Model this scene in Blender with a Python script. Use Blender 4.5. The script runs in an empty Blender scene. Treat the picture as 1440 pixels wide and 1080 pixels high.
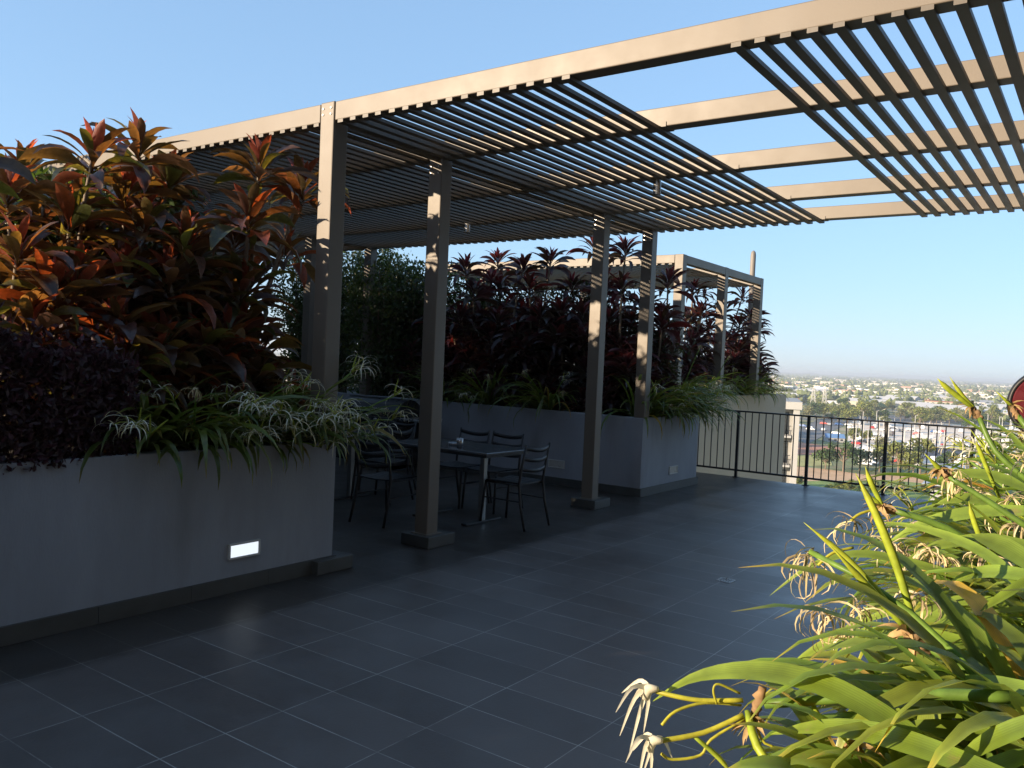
import bpy, math, random
from mathutils import Vector, Matrix
sc = bpy.context.scene
col = sc.collection
RAD = math.radians
rnd = random.Random(7)

# ------------------------------------------------------------------ helpers
def tag(o, label, cat, group=None, kind=None):
    o['label'] = label
    o['category'] = cat
    if group: o['group'] = group
    if kind: o['kind'] = kind
    return o

def empty(name, loc=(0, 0, 0), rz=0.0):
    o = bpy.data.objects.new(name, None)
    o.location = loc
    o.rotation_euler = (0, 0, rz)
    o.empty_display_size = 0.1
    col.objects.link(o)
    return o

def dup(root, parent=None):
    c = root.copy()
    col.objects.link(c)
    if parent is not None: c.parent = parent
    for ch in list(root.children): dup(ch, c)
    return c

class MB:
    """collects faces; build() links them as ONE mesh object"""
    def __init__(s):
        s.v = []; s.f = []; s.m = []; s.t = []
    def add(s, vs, fs, mi=0, tint=(1, 1, 1)):
        b = len(s.v)
        s.v += [tuple(p) for p in vs]
        if isinstance(tint, list): s.t += tint
        else: s.t += [tint] * len(vs)
        s.f += [tuple(i + b for i in f) for f in fs]
        s.m += [mi] * len(fs)
    def box(s, x0, x1, y0, y1, z0, z1, mi=0, tint=(1, 1, 1)):
        s.add([(x0, y0, z0), (x1, y0, z0), (x1, y1, z0), (x0, y1, z0), (x0, y0, z1), (x1, y0, z1), (x1, y1, z1), (x0, y1, z1)],
              [(0, 3, 2, 1), (4, 5, 6, 7), (0, 1, 5, 4), (1, 2, 6, 5), (2, 3, 7, 6), (3, 0, 4, 7)], mi, tint)
    def obox(s, c, size, rz, mi=0, tint=(1, 1, 1)):
        M = Matrix.Rotation(rz, 3, 'Z'); c = Vector(c)
        sx, sy, sz = size[0] / 2, size[1] / 2, size[2] / 2
        P = [(-sx, -sy, -sz), (sx, -sy, -sz), (sx, sy, -sz), (-sx, sy, -sz), (-sx, -sy, sz), (sx, -sy, sz), (sx, sy, sz), (-sx, sy, sz)]
        s.add([c + M @ Vector(p) for p in P], [(0, 3, 2, 1), (4, 5, 6, 7), (0, 1, 5, 4), (1, 2, 6, 5), (2, 3, 7, 6), (3, 0, 4, 7)], mi, tint)
    def tube(s, pts, rad, n=6, mi=0, tint=(1, 1, 1), cap=True):
        pts = [Vector(p) for p in pts]
        if not isinstance(rad, (list, tuple)): rad = [rad] * len(pts)
        vs = []; fs = []
        prev = None
        for i, p in enumerate(pts):
            d = (pts[min(i + 1, len(pts) - 1)] - pts[max(i - 1, 0)])
            if d.length < 1e-9: d = Vector((0, 0, 1))
            d.normalize()
            a = prev if prev is not None else (Vector((1, 0, 0)) if abs(d.x) < 0.8 else Vector((0, 1, 0)))
            a = (a - d * a.dot(d))
            if a.length < 1e-6: a = d.orthogonal()
            a.normalize(); prev = a
            b = d.cross(a)
            for k in range(n):
                t = 2 * math.pi * k / n
                vs.append(p + (a * math.cos(t) + b * math.sin(t)) * rad[i])
        for i in range(len(pts) - 1):
            for k in range(n):
                k2 = (k + 1) % n
                fs.append((i * n + k, i * n + k2, (i + 1) * n + k2, (i + 1) * n + k))
        if cap:
            fs.append(tuple(reversed(range(n))))
            fs.append(tuple((len(pts) - 1) * n + k for k in range(n)))
        s.add(vs, fs, mi, tint)
    def ribbon(s, pts, side, nrm, w, fold=0.12, mi=0, tint=(1, 1, 1)):
        vs = []; fs = []; tt = []
        n = len(pts)
        for i in range(n):
            h = w[i] / 2
            vs += [pts[i] - side[i] * h + nrm[i] * fold * w[i], pts[i], pts[i] + side[i] * h + nrm[i] * fold * w[i]]
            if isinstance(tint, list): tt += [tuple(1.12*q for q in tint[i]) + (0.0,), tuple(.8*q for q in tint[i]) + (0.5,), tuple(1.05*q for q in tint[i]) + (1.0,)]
        for i in range(n - 1):
            a = 3 * i
            fs += [(a, a + 1, a + 4, a + 3), (a + 1, a + 2, a + 5, a + 4)]
        s.add(vs, fs, mi, tt if tt else tint)
    def build(s, name, mats, parent=None, smooth=False, bevel=0.0, loc=None):
        me = bpy.data.meshes.new(name)
        me.from_pydata(s.v, [], s.f)
        if not isinstance(mats, (list, tuple)): mats = [mats]
        for m in mats: me.materials.append(m)
        me.polygons.foreach_set('material_index', s.m)
        if True:
            a = me.attributes.new('tint', 'FLOAT_COLOR', 'POINT')
            flat = []
            for t in s.t: flat += [t[0], t[1], t[2], t[3] if len(t) > 3 else 1.0]
            a.data.foreach_set('color', flat)
        if smooth: me.polygons.foreach_set('use_smooth', [True] * len(s.f))
        me.update()
        o = bpy.data.objects.new(name, me)
        col.objects.link(o)
        if parent is not None: o.parent = parent
        if loc is not None: o.location = loc
        if bevel > 0:
            b = o.modifiers.new('bevel', 'BEVEL'); b.width = bevel; b.segments = 2; b.limit_method = 'ANGLE'
        return o

# ------------------------------------------------------------------ materials
def nt(m):
    m.use_nodes = True
    t = m.node_tree; t.nodes.clear()
    return t
def N(t, typ, **k):
    n = t.nodes.new(typ)
    for a, v in k.items(): setattr(n, a, v)
    return n
def L(t, a, b): t.links.new(a, b)

def surf(name, c, rough=0.6, var=0.18, scale=6.0, bump=0.0, bscale=60.0, metal=0.0, spec=0.5, stain=None, stretch=(1, 1, 1), tint=False):
    m = bpy.data.materials.new(name); t = nt(m)
    out = N(t, 'ShaderNodeOutputMaterial'); p = N(t, 'ShaderNodeBsdfPrincipled')
    p.inputs['Roughness'].default_value = rough; p.inputs['Metallic'].default_value = metal
    p.inputs['Specular IOR Level'].default_value = spec
    tc = N(t, 'ShaderNodeTexCoord'); mp = N(t, 'ShaderNodeMapping'); mp.inputs['Scale'].default_value = stretch
    L(t, tc.outputs['Object'], mp.inputs['Vector'])
    no = N(t, 'ShaderNodeTexNoise'); no.inputs['Scale'].default_value = scale; no.inputs['Detail'].default_value = 6
    no.inputs['Roughness'].default_value = 0.65
    L(t, mp.outputs['Vector'], no.inputs['Vector'])
    r = N(t, 'ShaderNodeMapRange'); r.inputs['From Min'].default_value = 0.25; r.inputs['From Max'].default_value = 0.75
    r.inputs['To Min'].default_value = 1 - var; r.inputs['To Max'].default_value = 1 + var
    L(t, no.outputs['Fac'], r.inputs['Value'])
    mx = N(t, 'ShaderNodeMix', data_type='RGBA', blend_type='MULTIPLY'); mx.inputs['Factor'].default_value = 1
    mx.inputs['A'].default_value = (*c, 1); L(t, r.outputs['Result'], mx.inputs['B'])
    cur = mx.outputs['Result']
    if tint:
        at = N(t, 'ShaderNodeAttribute', attribute_name='tint')
        m2 = N(t, 'ShaderNodeMix', data_type='RGBA', blend_type='MULTIPLY'); m2.inputs['Factor'].default_value = 1
        L(t, cur, m2.inputs['A']); L(t, at.outputs['Color'], m2.inputs['B']); cur = m2.outputs['Result']
    if stain:
        n2 = N(t, 'ShaderNodeTexNoise'); n2.inputs['Scale'].default_value = stain[1]; n2.inputs['Detail'].default_value = 8
        L(t, mp.outputs['Vector'], n2.inputs['Vector'])
        r2 = N(t, 'ShaderNodeMapRange'); r2.inputs['From Min'].default_value = 0.55; r2.inputs['From Max'].default_value = 0.78
        r2.inputs['To Max'].default_value = stain[2]
        L(t, n2.outputs['Fac'], r2.inputs['Value'])
        m3 = N(t, 'ShaderNodeMix', data_type='RGBA'); m3.inputs['B'].default_value = (*stain[0], 1)
        L(t, r2.outputs['Result'], m3.inputs['Factor']); L(t, cur, m3.inputs['A']); cur = m3.outputs['Result']
    L(t, cur, p.inputs['Base Color'])
    rr = N(t, 'ShaderNodeMapRange'); rr.inputs['To Min'].default_value = max(0.02, rough - 0.12); rr.inputs['To Max'].default_value = min(1, rough + 0.12)
    L(t, no.outputs['Fac'], rr.inputs['Value']); L(t, rr.outputs['Result'], p.inputs['Roughness'])
    if bump > 0:
        nb = N(t, 'ShaderNodeTexNoise'); nb.inputs['Scale'].default_value = bscale; nb.inputs['Detail'].default_value = 4
        L(t, mp.outputs['Vector'], nb.inputs['Vector'])
        b = N(t, 'ShaderNodeBump'); b.inputs['Strength'].default_value = bump; b.inputs['Distance'].default_value = 0.01
        L(t, nb.outputs['Fac'], b.inputs['Height']); L(t, b.outputs['Normal'], p.inputs['Normal'])
    L(t, p.outputs['BSDF'], out.inputs['Surface'])
    return m

def leafmat(name, c, tr, fac=0.35, rough=0.45, spec=0.4, streak=0.25, sscale=40.0, veins=0, spots=None):
    """leaf: tinted Principled plus translucency"""
    m = bpy.data.materials.new(name); t = nt(m)
    out = N(t, 'ShaderNodeOutputMaterial'); p = N(t, 'ShaderNodeBsdfPrincipled'); tl = N(t, 'ShaderNodeBsdfTranslucent')
    mixs = N(t, 'ShaderNodeMixShader'); mixs.inputs['Fac'].default_value = fac
    at = N(t, 'ShaderNodeAttribute', attribute_name='tint')
    tc = N(t, 'ShaderNodeTexCoord')
    no = N(t, 'ShaderNodeTexNoise'); no.inputs['Scale'].default_value = sscale; no.inputs['Detail'].default_value = 3
    L(t, tc.outputs['Object'], no.inputs['Vector'])
    r = N(t, 'ShaderNodeMapRange'); r.inputs['From Min'].default_value = 0.3; r.inputs['From Max'].default_value = 0.7
    r.inputs['To Min'].default_value = 1 - streak; r.inputs['To Max'].default_value = 1 + streak
    L(t, no.outputs['Fac'], r.inputs['Value'])
    rfac = r.outputs['Result']
    if veins:
        v1 = N(t, 'ShaderNodeMath', operation='MULTIPLY'); L(t, at.outputs['Alpha'], v1.inputs[0]); v1.inputs[1].default_value = 6.2832*veins
        v2 = N(t, 'ShaderNodeMath', operation='SINE'); L(t, v1.outputs[0], v2.inputs[0])
        v3 = N(t, 'ShaderNodeMath', operation='MULTIPLY_ADD'); L(t, v2.outputs[0], v3.inputs[0]); v3.inputs[1].default_value = .05; v3.inputs[2].default_value = 1.0
        v4 = N(t, 'ShaderNodeMath', operation='MULTIPLY'); L(t, v3.outputs[0], v4.inputs[0]); L(t, rfac, v4.inputs[1]); rfac = v4.outputs[0]
        bp = N(t, 'ShaderNodeBump'); bp.inputs['Strength'].default_value = .2; bp.inputs['Distance'].default_value = .0008
        L(t, v2.outputs[0], bp.inputs['Height']); L(t, bp.outputs['Normal'], p.inputs['Normal'])
    def chain(cc):
        a = N(t, 'ShaderNodeMix', data_type='RGBA', blend_type='MULTIPLY'); a.inputs['Factor'].default_value = 1
        a.inputs['A'].default_value = (*cc, 1); L(t, at.outputs['Color'], a.inputs['B'])
        b = N(t, 'ShaderNodeMix', data_type='RGBA', blend_type='MULTIPLY'); b.inputs['Factor'].default_value = 1
        L(t, a.outputs['Result'], b.inputs['A']); L(t, rfac, b.inputs['B'])
        if spots:
            sp = N(t, 'ShaderNodeTexNoise'); sp.inputs['Scale'].default_value = 11; sp.inputs['Detail'].default_value = 7; sp.inputs['Roughness'].default_value = .7
            L(t, tc.outputs['Object'], sp.inputs['Vector'])
            sr = N(t, 'ShaderNodeMapRange'); sr.inputs['From Min'].default_value = .62; sr.inputs['From Max'].default_value = .72; sr.inputs['To Max'].default_value = .7
            L(t, sp.outputs['Fac'], sr.inputs['Value'])
            sm_ = N(t, 'ShaderNodeMix', data_type='RGBA'); L(t, sr.outputs['Result'], sm_.inputs['Factor']); L(t, b.outputs['Result'], sm_.inputs['A']); sm_.inputs['B'].default_value = (*spots, 1)
            return sm_.outputs['Result']
        return b.outputs['Result']
    L(t, chain(c), p.inputs['Base Color']); L(t, chain(tr), tl.inputs['Color'])
    p.inputs['Roughness'].default_value = rough; p.inputs['Specular IOR Level'].default_value = spec
    L(t, p.outputs['BSDF'], mixs.inputs[1]); L(t, tl.outputs['BSDF'], mixs.inputs[2])
    L(t, mixs.outputs['Shader'], out.inputs['Surface'])
    return m

def glow(name, c, s):
    m = bpy.data.materials.new(name); t = nt(m)
    out = N(t, 'ShaderNodeOutputMaterial'); p = N(t, 'ShaderNodeBsdfPrincipled')
    p.inputs['Base Color'].default_value = (*c, 1); p.inputs['Emission Color'].default_value = (*c, 1); p.inputs['Emission Strength'].default_value = s
    p.inputs['Roughness'].default_value = 0.3
    L(t, p.outputs['BSDF'], out.inputs['Surface'])
    return m

def tilemat(name):
    m = bpy.data.materials.new(name); t = nt(m)
    out = N(t, 'ShaderNodeOutputMaterial'); p = N(t, 'ShaderNodeBsdfPrincipled')
    tc = N(t, 'ShaderNodeTexCoord'); mp = N(t, 'ShaderNodeMapping'); mp.inputs['Location'].default_value = (0.06, 0.222, 0)
    L(t, tc.outputs['Object'], mp.inputs['Vector'])
    br = N(t, 'ShaderNodeTexBrick'); br.offset = 0.0; br.squash = 1.0
    br.inputs['Scale'].default_value = 1; br.inputs['Brick Width'].default_value = 0.6; br.inputs['Row Height'].default_value = 0.3
    br.inputs['Mortar Size'].default_value = 0.0028; br.inputs['Mortar Smooth'].default_value = 0.25; br.inputs['Bias'].default_value = 0
    br.inputs['Color1'].default_value = (0.084, 0.072, 0.065, 1); br.inputs['Color2'].default_value = (0.122, 0.105, 0.095, 1)
    br.inputs['Mortar'].default_value = (0.17, 0.165, 0.155, 1)
    L(t, mp.outputs['Vector'], br.inputs['Vector'])
    # grout is only pale in places
    ng = N(t, 'ShaderNodeTexNoise'); ng.inputs['Scale'].default_value = 1.7; ng.inputs['Detail'].default_value = 8; ng.inputs['Roughness'].default_value = .7
    L(t, tc.outputs['Object'], ng.inputs['Vector'])
    rg = N(t, 'ShaderNodeMapRange'); rg.inputs['From Min'].default_value = 0.36; rg.inputs['From Max'].default_value = 0.57
    L(t, ng.outputs['Fac'], rg.inputs['Value'])
    mg = N(t, 'ShaderNodeMath', operation='MULTIPLY'); L(t, br.outputs['Fac'], mg.inputs[0]); L(t, rg.outputs['Result'], mg.inputs[1])
    br2 = N(t, 'ShaderNodeTexBrick'); br2.offset = 0.0
    for k in ('Scale', 'Brick Width', 'Row Height'): br2.inputs[k].default_value = br.inputs[k].default_value
    br2.inputs['Mortar Size'].default_value = 0.0
    br2.inputs['Color1'].default_value = (0.084, 0.072, 0.065, 1); br2.inputs['Color2'].default_value = (0.122, 0.105, 0.095, 1)
    L(t, mp.outputs['Vector'], br2.inputs['Vector'])
    mix = N(t, 'ShaderNodeMix', data_type='RGBA'); L(t, mg.outputs[0], mix.inputs['Factor']); L(t, br2.outputs['Color'], mix.inputs['A'])
    mix.inputs['B'].default_value = (0.42, 0.40, 0.36, 1)
    # dust and dried-water marks
    ns = N(t, 'ShaderNodeTexNoise'); ns.inputs['Scale'].default_value = 0.9; ns.inputs['Detail'].default_value = 9; ns.inputs['Roughness'].default_value = 0.7
    L(t, tc.outputs['Object'], ns.inputs['Vector'])
    rs = N(t, 'ShaderNodeMapRange'); rs.inputs['From Min'].default_value = 0.46; rs.inputs['From Max'].default_value = 0.75; rs.inputs['To Max'].default_value = 0.55
    L(t, ns.outputs['Fac'], rs.inputs['Value'])
    m2 = N(t, 'ShaderNodeMix', data_type='RGBA'); L(t, rs.outputs['Result'], m2.inputs['Factor']); L(t, mix.outputs['Result'], m2.inputs['A'])
    m2.inputs['B'].default_value = (0.175, 0.165, 0.155, 1)
    # one pale splash mark near the drain
    vd = N(t, 'ShaderNodeVectorMath', operation='DISTANCE'); L(t, tc.outputs['Object'], vd.inputs[0]); vd.inputs[1].default_value = (2.95, 1.75, 0)
    ad = N(t, 'ShaderNodeMath', operation='MULTIPLY_ADD'); L(t, ns.outputs['Fac'], ad.inputs[0]); ad.inputs[1].default_value = 1.4; L(t, vd.outputs['Value'], ad.inputs[2])
    rp = N(t, 'ShaderNodeMapRange'); rp.inputs['From Min'].default_value = 1.15; rp.inputs['From Max'].default_value = 0.8; rp.inputs['To Max'].default_value = 0.45
    L(t, ad.outputs[0], rp.inputs['Value'])
    m3 = N(t, 'ShaderNodeMix', data_type='RGBA'); L(t, rp.outputs['Result'], m3.inputs['Factor']); L(t, m2.outputs['Result'], m3.inputs['A'])
    m3.inputs['B'].default_value = (0.22, 0.23, 0.24, 1)
    # damp tiles at the foot of the near planter; same darker tone under the pergola
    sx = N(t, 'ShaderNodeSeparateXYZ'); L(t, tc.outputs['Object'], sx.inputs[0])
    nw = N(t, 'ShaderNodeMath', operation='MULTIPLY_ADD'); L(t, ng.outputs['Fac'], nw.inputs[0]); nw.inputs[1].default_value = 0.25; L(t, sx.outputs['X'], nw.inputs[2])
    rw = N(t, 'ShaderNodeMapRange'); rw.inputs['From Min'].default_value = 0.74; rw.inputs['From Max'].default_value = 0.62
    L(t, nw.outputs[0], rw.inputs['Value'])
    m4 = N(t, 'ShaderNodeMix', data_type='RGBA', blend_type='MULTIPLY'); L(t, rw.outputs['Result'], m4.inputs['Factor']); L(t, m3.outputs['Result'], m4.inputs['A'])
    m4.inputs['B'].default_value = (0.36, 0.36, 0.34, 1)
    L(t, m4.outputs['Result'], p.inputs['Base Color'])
    ro = N(t, 'ShaderNodeMapRange'); ro.inputs['From Min'].default_value = 0.3; ro.inputs['From Max'].default_value = 0.7
    ro.inputs['To Min'].default_value = 0.28; ro.inputs['To Max'].default_value = 0.5
    L(t, ns.outputs['Fac'], ro.inputs['Value']); L(t, ro.outputs['Result'], p.inputs['Roughness'])
    nb = N(t, 'ShaderNodeTexNoise'); nb.inputs['Scale'].default_value = 60; nb.inputs['Detail'].default_value = 3
    L(t, tc.outputs['Object'], nb.inputs['Vector'])
    hh = N(t, 'ShaderNodeMath', operation='MULTIPLY_ADD'); L(t, br.outputs['Fac'], hh.inputs[0]); hh.inputs[1].default_value = -1.5; L(t, nb.outputs['Fac'], hh.inputs[2])
    b = N(t, 'ShaderNodeBump'); b.inputs['Strength'].default_value = 0.25; b.inputs['Distance'].default_value = 0.003
    L(t, hh.outputs[0], b.inputs['Height']); L(t, b.outputs['Normal'], p.inputs['Normal'])
    L(t, p.outputs['BSDF'], out.inputs['Surface'])
    return m

M_tile = tilemat('floor_tiles')
M_skirt = surf('skirting_tiles', (0.055, 0.056, 0.052), 0.5, 0.25, 5, 0.1)
M_wall = surf('grey_render', (0.265, 0.28, 0.31), 0.8, 0.2, 1.9, 0.2, 90, stain=((0.17, 0.165, 0.16), 3.0, 0.6), stretch=(1, 1, .3))
M_wall2 = surf('beige_render', (0.40, 0.33, 0.25), 0.85, 0.08, 1.2, 0.12, 150, stretch=(1, 1, 0.4))
M_paint = surf('bronze_paint', (0.136, 0.112, 0.086), 0.5, 0.10, 3.0, 0.03, 120, stain=((0.092, 0.076, 0.060), 2.2, 0.6))
M_slat = surf('slat_paint', (0.088, 0.074, 0.058), 0.5, 0.12, 4.0, 0.03)
M_black = surf('black_powdercoat', (0.012, 0.012, 0.013), 0.4, 0.2, 20)
M_chair = surf('dark_chair_metal', (0.012, 0.012, 0.014), 0.5, 0.25, 15)
M_top = surf('table_top_laminate', (0.07, 0.072, 0.078), 0.22, 0.15, 8)
M_leg = surf('brushed_steel', (0.34, 0.33, 0.31), 0.35, 0.12, 30, metal=0.85, stretch=(1, 1, 0.1))
M_bbq = surf('dark_grill_enamel', (0.02, 0.02, 0.022), 0.3, 0.2, 10)
M_steel = surf('stainless', (0.45, 0.45, 0.45), 0.28, 0.1, 20, metal=0.9)
M_lframe = surf('light_frame_grey', (0.5, 0.5, 0.48), 0.5, 0.1, 20)
M_lens = glow('lit_lens', (0.86, 0.93, 1.0), 0.24)
M_lens_off = surf('unlit_lens', (0.42, 0.40, 0.36), 0.3, 0.1, 20)
M_soil = surf('soil', (0.035, 0.026, 0.018), 0.95, 0.4, 12, 0.6, 40)
M_red = surf('red_enamel', (0.075, 0.006, 0.011), 0.28, 0.12, 10)
M_rubber = surf('black_rubber', (0.01, 0.01, 0.012), 0.5, 0.2, 30)
M_white = surf('white_label', (0.62, 0.55, 0.55), 0.5, 0.25, 90)
M_brass = surf('brass_hub', (0.6, 0.42, 0.25), 0.35, 0.1, 20, metal=0.4)
M_stem = surf('cane_stem', (0.17, 0.13, 0.09), 0.8, 0.3, 25, 0.3, 60, stretch=(1, 1, 3))
M_cord = leafmat('cordyline_leaf', (0.044, 0.023, 0.014), (0.34, 0.125, 0.03), 0.27, 0.34, 0.5, veins=5, spots=(.16, .09, .04))
M_cordb = leafmat('burgundy_cordyline_leaf', (0.026, 0.010, 0.011), (0.16, 0.03, 0.03), 0.22, 0.38, 0.5, veins=4)
M_hedge = leafmat('purple_hedge_leaf', (0.045, 0.022, 0.028), (0.16, 0.04, 0.05), 0.25, 0.5, 0.35)
M_lily = leafmat('lily_leaf', (0.165, 0.25, 0.04), (0.48, 0.56, 0.07), 0.36, 0.3, 0.5, 0.25, 14, veins=11, spots=(.30, .24, .09))
M_stalk = leafmat('lily_stalk', (0.26, 0.33, 0.06), (0.5, 0.5, 0.08), 0.2, 0.45)
M_petal = leafmat('lily_petal', (0.74, 0.70, 0.55), (0.8, 0.75, 0.5), 0.3, 0.6, 0.2, 0.1)
M_dry = leafmat('dry_petal', (0.56, 0.47, 0.29), (0.5, 0.37, 0.17), 0.25, 0.8, 0.1, 0.3)
M_ficus = leafmat('small_green_leaf', (0.028, 0.048, 0.015), (0.13, 0.19, 0.03), 0.25, 0.4, 0.45)
HL=[
 ([(4.572, -2.713, 0.985), (4.468, -2.723, 1.058), (4.368, -2.732, 1.098), (4.274, -2.737, 1.105), (4.186, -2.74, 1.089), (4.105, -2.737, 1.053), (4.03, -2.732, 0.991)], 0.042),
 ([(4.64, -2.784, 1.048), (4.529, -2.787, 1.064), (4.436, -2.777, 1.063), (4.345, -2.765, 1.043), (4.262, -2.749, 1.002)], 0.0384),
 ([(4.585, -1.965, 0.95), (4.482, -1.963, 0.999), (4.362, -1.976, 1.008), (4.222, -2.003, 0.977), (4.135, -1.993, 0.929), (4.044, -1.988, 0.837)], 0.0454),
 ([(4.589, -2.082, 1.024), (4.465, -2.079, 1.041), (4.347, -2.072, 1.031), (4.223, -2.071, 0.964), (4.161, -2.026, 0.883)], 0.0365),
 ([(4.629, -2.544, 1.116), (4.553, -2.516, 1.1), (4.494, -2.478, 1.062), (4.436, -2.44, 1.001)], 0.0332),
 ([(4.599, -2.192, 1.236), (4.533, -2.157, 1.227), (4.476, -2.117, 1.201), (4.423, -2.075, 1.155)], 0.0368),
 ([(4.606, -2.309, 1.256), (4.559, -2.283, 1.206), (4.518, -2.252, 1.163)], 0.0281),
 ([(4.483, -1.909, 1.148), (4.392, -1.924, 1.163), (4.298, -1.942, 1.178), (4.202, -1.962, 1.177), (4.104, -1.984, 1.134), (4.009, -2.006, 1.042)], 0.025),
 ([(4.541, -1.615, 1.292), (4.427, -1.616, 1.272), (4.307, -1.622, 1.223), (4.21, -1.611, 1.152)], 0.0431),
 ([(4.533, -1.498, 1.272), (4.449, -1.517, 1.295), (4.371, -1.532, 1.292), (4.319, -1.529, 1.272)], 0.04),
 ([(4.588, -2.2, 1.21), (4.528, -2.119, 1.244), (4.45, -2.051, 1.264), (4.352, -1.998, 1.274), (4.253, -1.946, 1.266)], 0.0243),
 ([(4.604, -2.309, 1.283), (4.554, -2.283, 1.305), (4.495, -2.264, 1.318)], 0.0394),
 ([(4.605, -2.191, 1.109), (4.514, -2.174, 1.114), (4.43, -2.153, 1.109), (4.328, -2.145, 1.079)], 0.0429),
 ([(4.668, -2.761, 1.152), (4.599, -2.751, 1.096), (4.538, -2.735, 1.027)], 0.0341),
 ([(4.628, -2.485, 1.057), (4.53, -2.474, 1.031), (4.434, -2.462, 1.0), (4.372, -2.426, 0.951)], 0.037),
 ([(4.603, -1.947, 1.113), (4.515, -1.917, 1.105), (4.409, -1.902, 1.08), (4.282, -1.903, 1.032), (4.177, -1.888, 0.963)], 0.0384),
 ([(4.637, -2.602, 1.033), (4.565, -2.592, 1.037), (4.469, -2.6, 1.023), (4.4, -2.59, 0.98)], 0.034),
 ([(4.575, -1.839, 1.238), (4.484, -1.823, 1.238), (4.374, -1.82, 1.205), (4.29, -1.801, 1.147)], 0.0358),
 ([(4.524, -1.134, 1.297), (4.425, -1.123, 1.325), (4.323, -1.114, 1.321), (4.219, -1.108, 1.268)], 0.0414),
]
HS=[
 ([(4.646, -2.411, 1.031), (4.568, -2.425, 1.06), (4.503, -2.43, 1.097), (4.447, -2.428, 1.12)], 0.0079),
 ([(4.542, -1.742, 1.155), (4.384, -1.791, 1.25), (4.255, -1.821, 1.282)], 0.0092),
 ([(4.538, -1.37, 1.343), (4.445, -1.372, 1.427), (4.392, -1.345, 1.527)], 0.0083),
 ([(4.573, -1.839, 1.281), (4.481, -1.842, 1.337), (4.388, -1.845, 1.388)], 0.007),
 ([(4.549, -1.358, 1.457), (4.493, -1.333, 1.534)], 0.0083),
 ([(4.604, -2.623, 1.123), (4.484, -2.648, 1.103), (4.356, -2.68, 1.07), (4.236, -2.706, 1.035)], 0.0097),
]
HB=[
 ([(4.456, -2.422, 1.111), (4.418, -2.448, 1.146)], 0.0204),
 ([(4.262, -1.817, 1.279), (4.234, -1.836, 1.29)], 0.0187),
 ([(4.4, -1.34, 1.512), (4.374, -1.357, 1.553)], 0.0149),
 ([(4.397, -1.839, 1.38), (4.372, -1.856, 1.405)], 0.0125),
 ([(4.497, -1.331, 1.528), (4.475, -1.346, 1.564)], 0.0125),
 ([(4.229, -2.71, 1.067), (4.218, -2.719, 1.04), (4.224, -2.715, 1.002)], 0.0166),
 ([(4.379, -2.728, 0.991), (4.397, -2.714, 1.012)], 0.0191),
]
HD=[
 ([(4.423, -2.444, 1.143), (4.372, -2.458, 1.205), (4.308, -2.481, 1.274), (4.232, -2.513, 1.337)], 0.0097),
 ([(4.432, -2.438, 1.147), (4.394, -2.441, 1.261), (4.349, -2.449, 1.366), (4.31, -2.454, 1.439)], 0.0111),
 ([(4.417, -2.448, 1.15), (4.358, -2.488, 1.222), (4.287, -2.536, 1.307)], 0.0095),
 ([(4.237, -1.834, 1.29), (4.189, -1.867, 1.333)], 0.0094),
 ([(4.24, -1.832, 1.287), (4.211, -1.851, 1.349), (4.195, -1.861, 1.395)], 0.0094),
 ([(4.381, -1.352, 1.547), (4.317, -1.396, 1.601), (4.286, -1.417, 1.634)], 0.0106),
 ([(4.384, -1.35, 1.547), (4.348, -1.375, 1.588), (4.316, -1.396, 1.64)], 0.0085),
 ([(4.377, -1.853, 1.4), (4.338, -1.879, 1.443)], 0.0089),
 ([(4.479, -1.343, 1.56), (4.436, -1.372, 1.604)], 0.0083),
 ([(4.211, -2.724, 1.021), (4.245, -2.762, 0.98), (4.299, -2.787, 0.945)], 0.0099),
 ([(4.297, -2.661, 1.057), (4.314, -2.65, 1.02), (4.332, -2.639, 0.989)], 0.0064),
 ([(4.135, -2.78, 0.972), (4.173, -2.754, 0.936), (4.196, -2.739, 0.905)], 0.0064),
 ([(4.486, -1.654, 1.326), (4.442, -1.681, 1.437), (4.428, -1.69, 1.473)], 0.0075),
 ([(4.512, -2.009, 1.206), (4.474, -2.032, 1.309), (4.461, -2.04, 1.357)], 0.0081),
]
HP=[
 ([(4.204, -2.728, 1.04), (4.136, -2.757, 1.03), (4.087, -2.772, 1.03), (4.055, -2.774, 1.03)], 0.0045),
 ([(4.206, -2.728, 1.014), (4.15, -2.769, 0.979), (4.089, -2.814, 0.961)], 0.0051),
 ([(4.209, -2.726, 1.008), (4.161, -2.762, 0.967), (4.147, -2.773, 0.938), (4.106, -2.802, 0.928), (4.09, -2.814, 0.938)], 0.0028),
 ([(4.199, -2.732, 1.052), (4.167, -2.754, 1.067), (4.16, -2.76, 1.056), (4.166, -2.756, 1.031)], 0.0023),
 ([(4.195, -2.711, 1.023), (4.143, -2.757, 1.027), (4.104, -2.793, 1.012), (4.088, -2.814, 0.989)], 0.0028),
 ([(4.224, -2.715, 1.009), (4.245, -2.722, 0.972), (4.307, -2.698, 0.964), (4.323, -2.708, 0.941)], 0.0025),
 ([(4.234, -1.836, 1.286), (4.192, -1.867, 1.269), (4.172, -1.882, 1.249)], 0.0037),
 ([(4.278, -2.298, 1.261), (4.242, -2.325, 1.247), (4.218, -2.343, 1.219)], 0.0031),
]
HF=[
 ((4.044, -2.782, 1.035), [(4.015, -2.853, 1.004), (4.014, -2.831, 0.953), (4.013, -2.807, 0.977), (4.012, -2.785, 0.903), (4.023, -2.751, 0.935), (3.976, -2.758, 1.0)]),
 ((4.076, -2.823, 0.962), [(4.057, -2.887, 0.938), (4.068, -2.855, 0.901), (4.077, -2.825, 0.886), (4.098, -2.784, 0.921), (4.031, -2.808, 0.923), (4.04, -2.778, 0.875)]),
]
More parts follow.
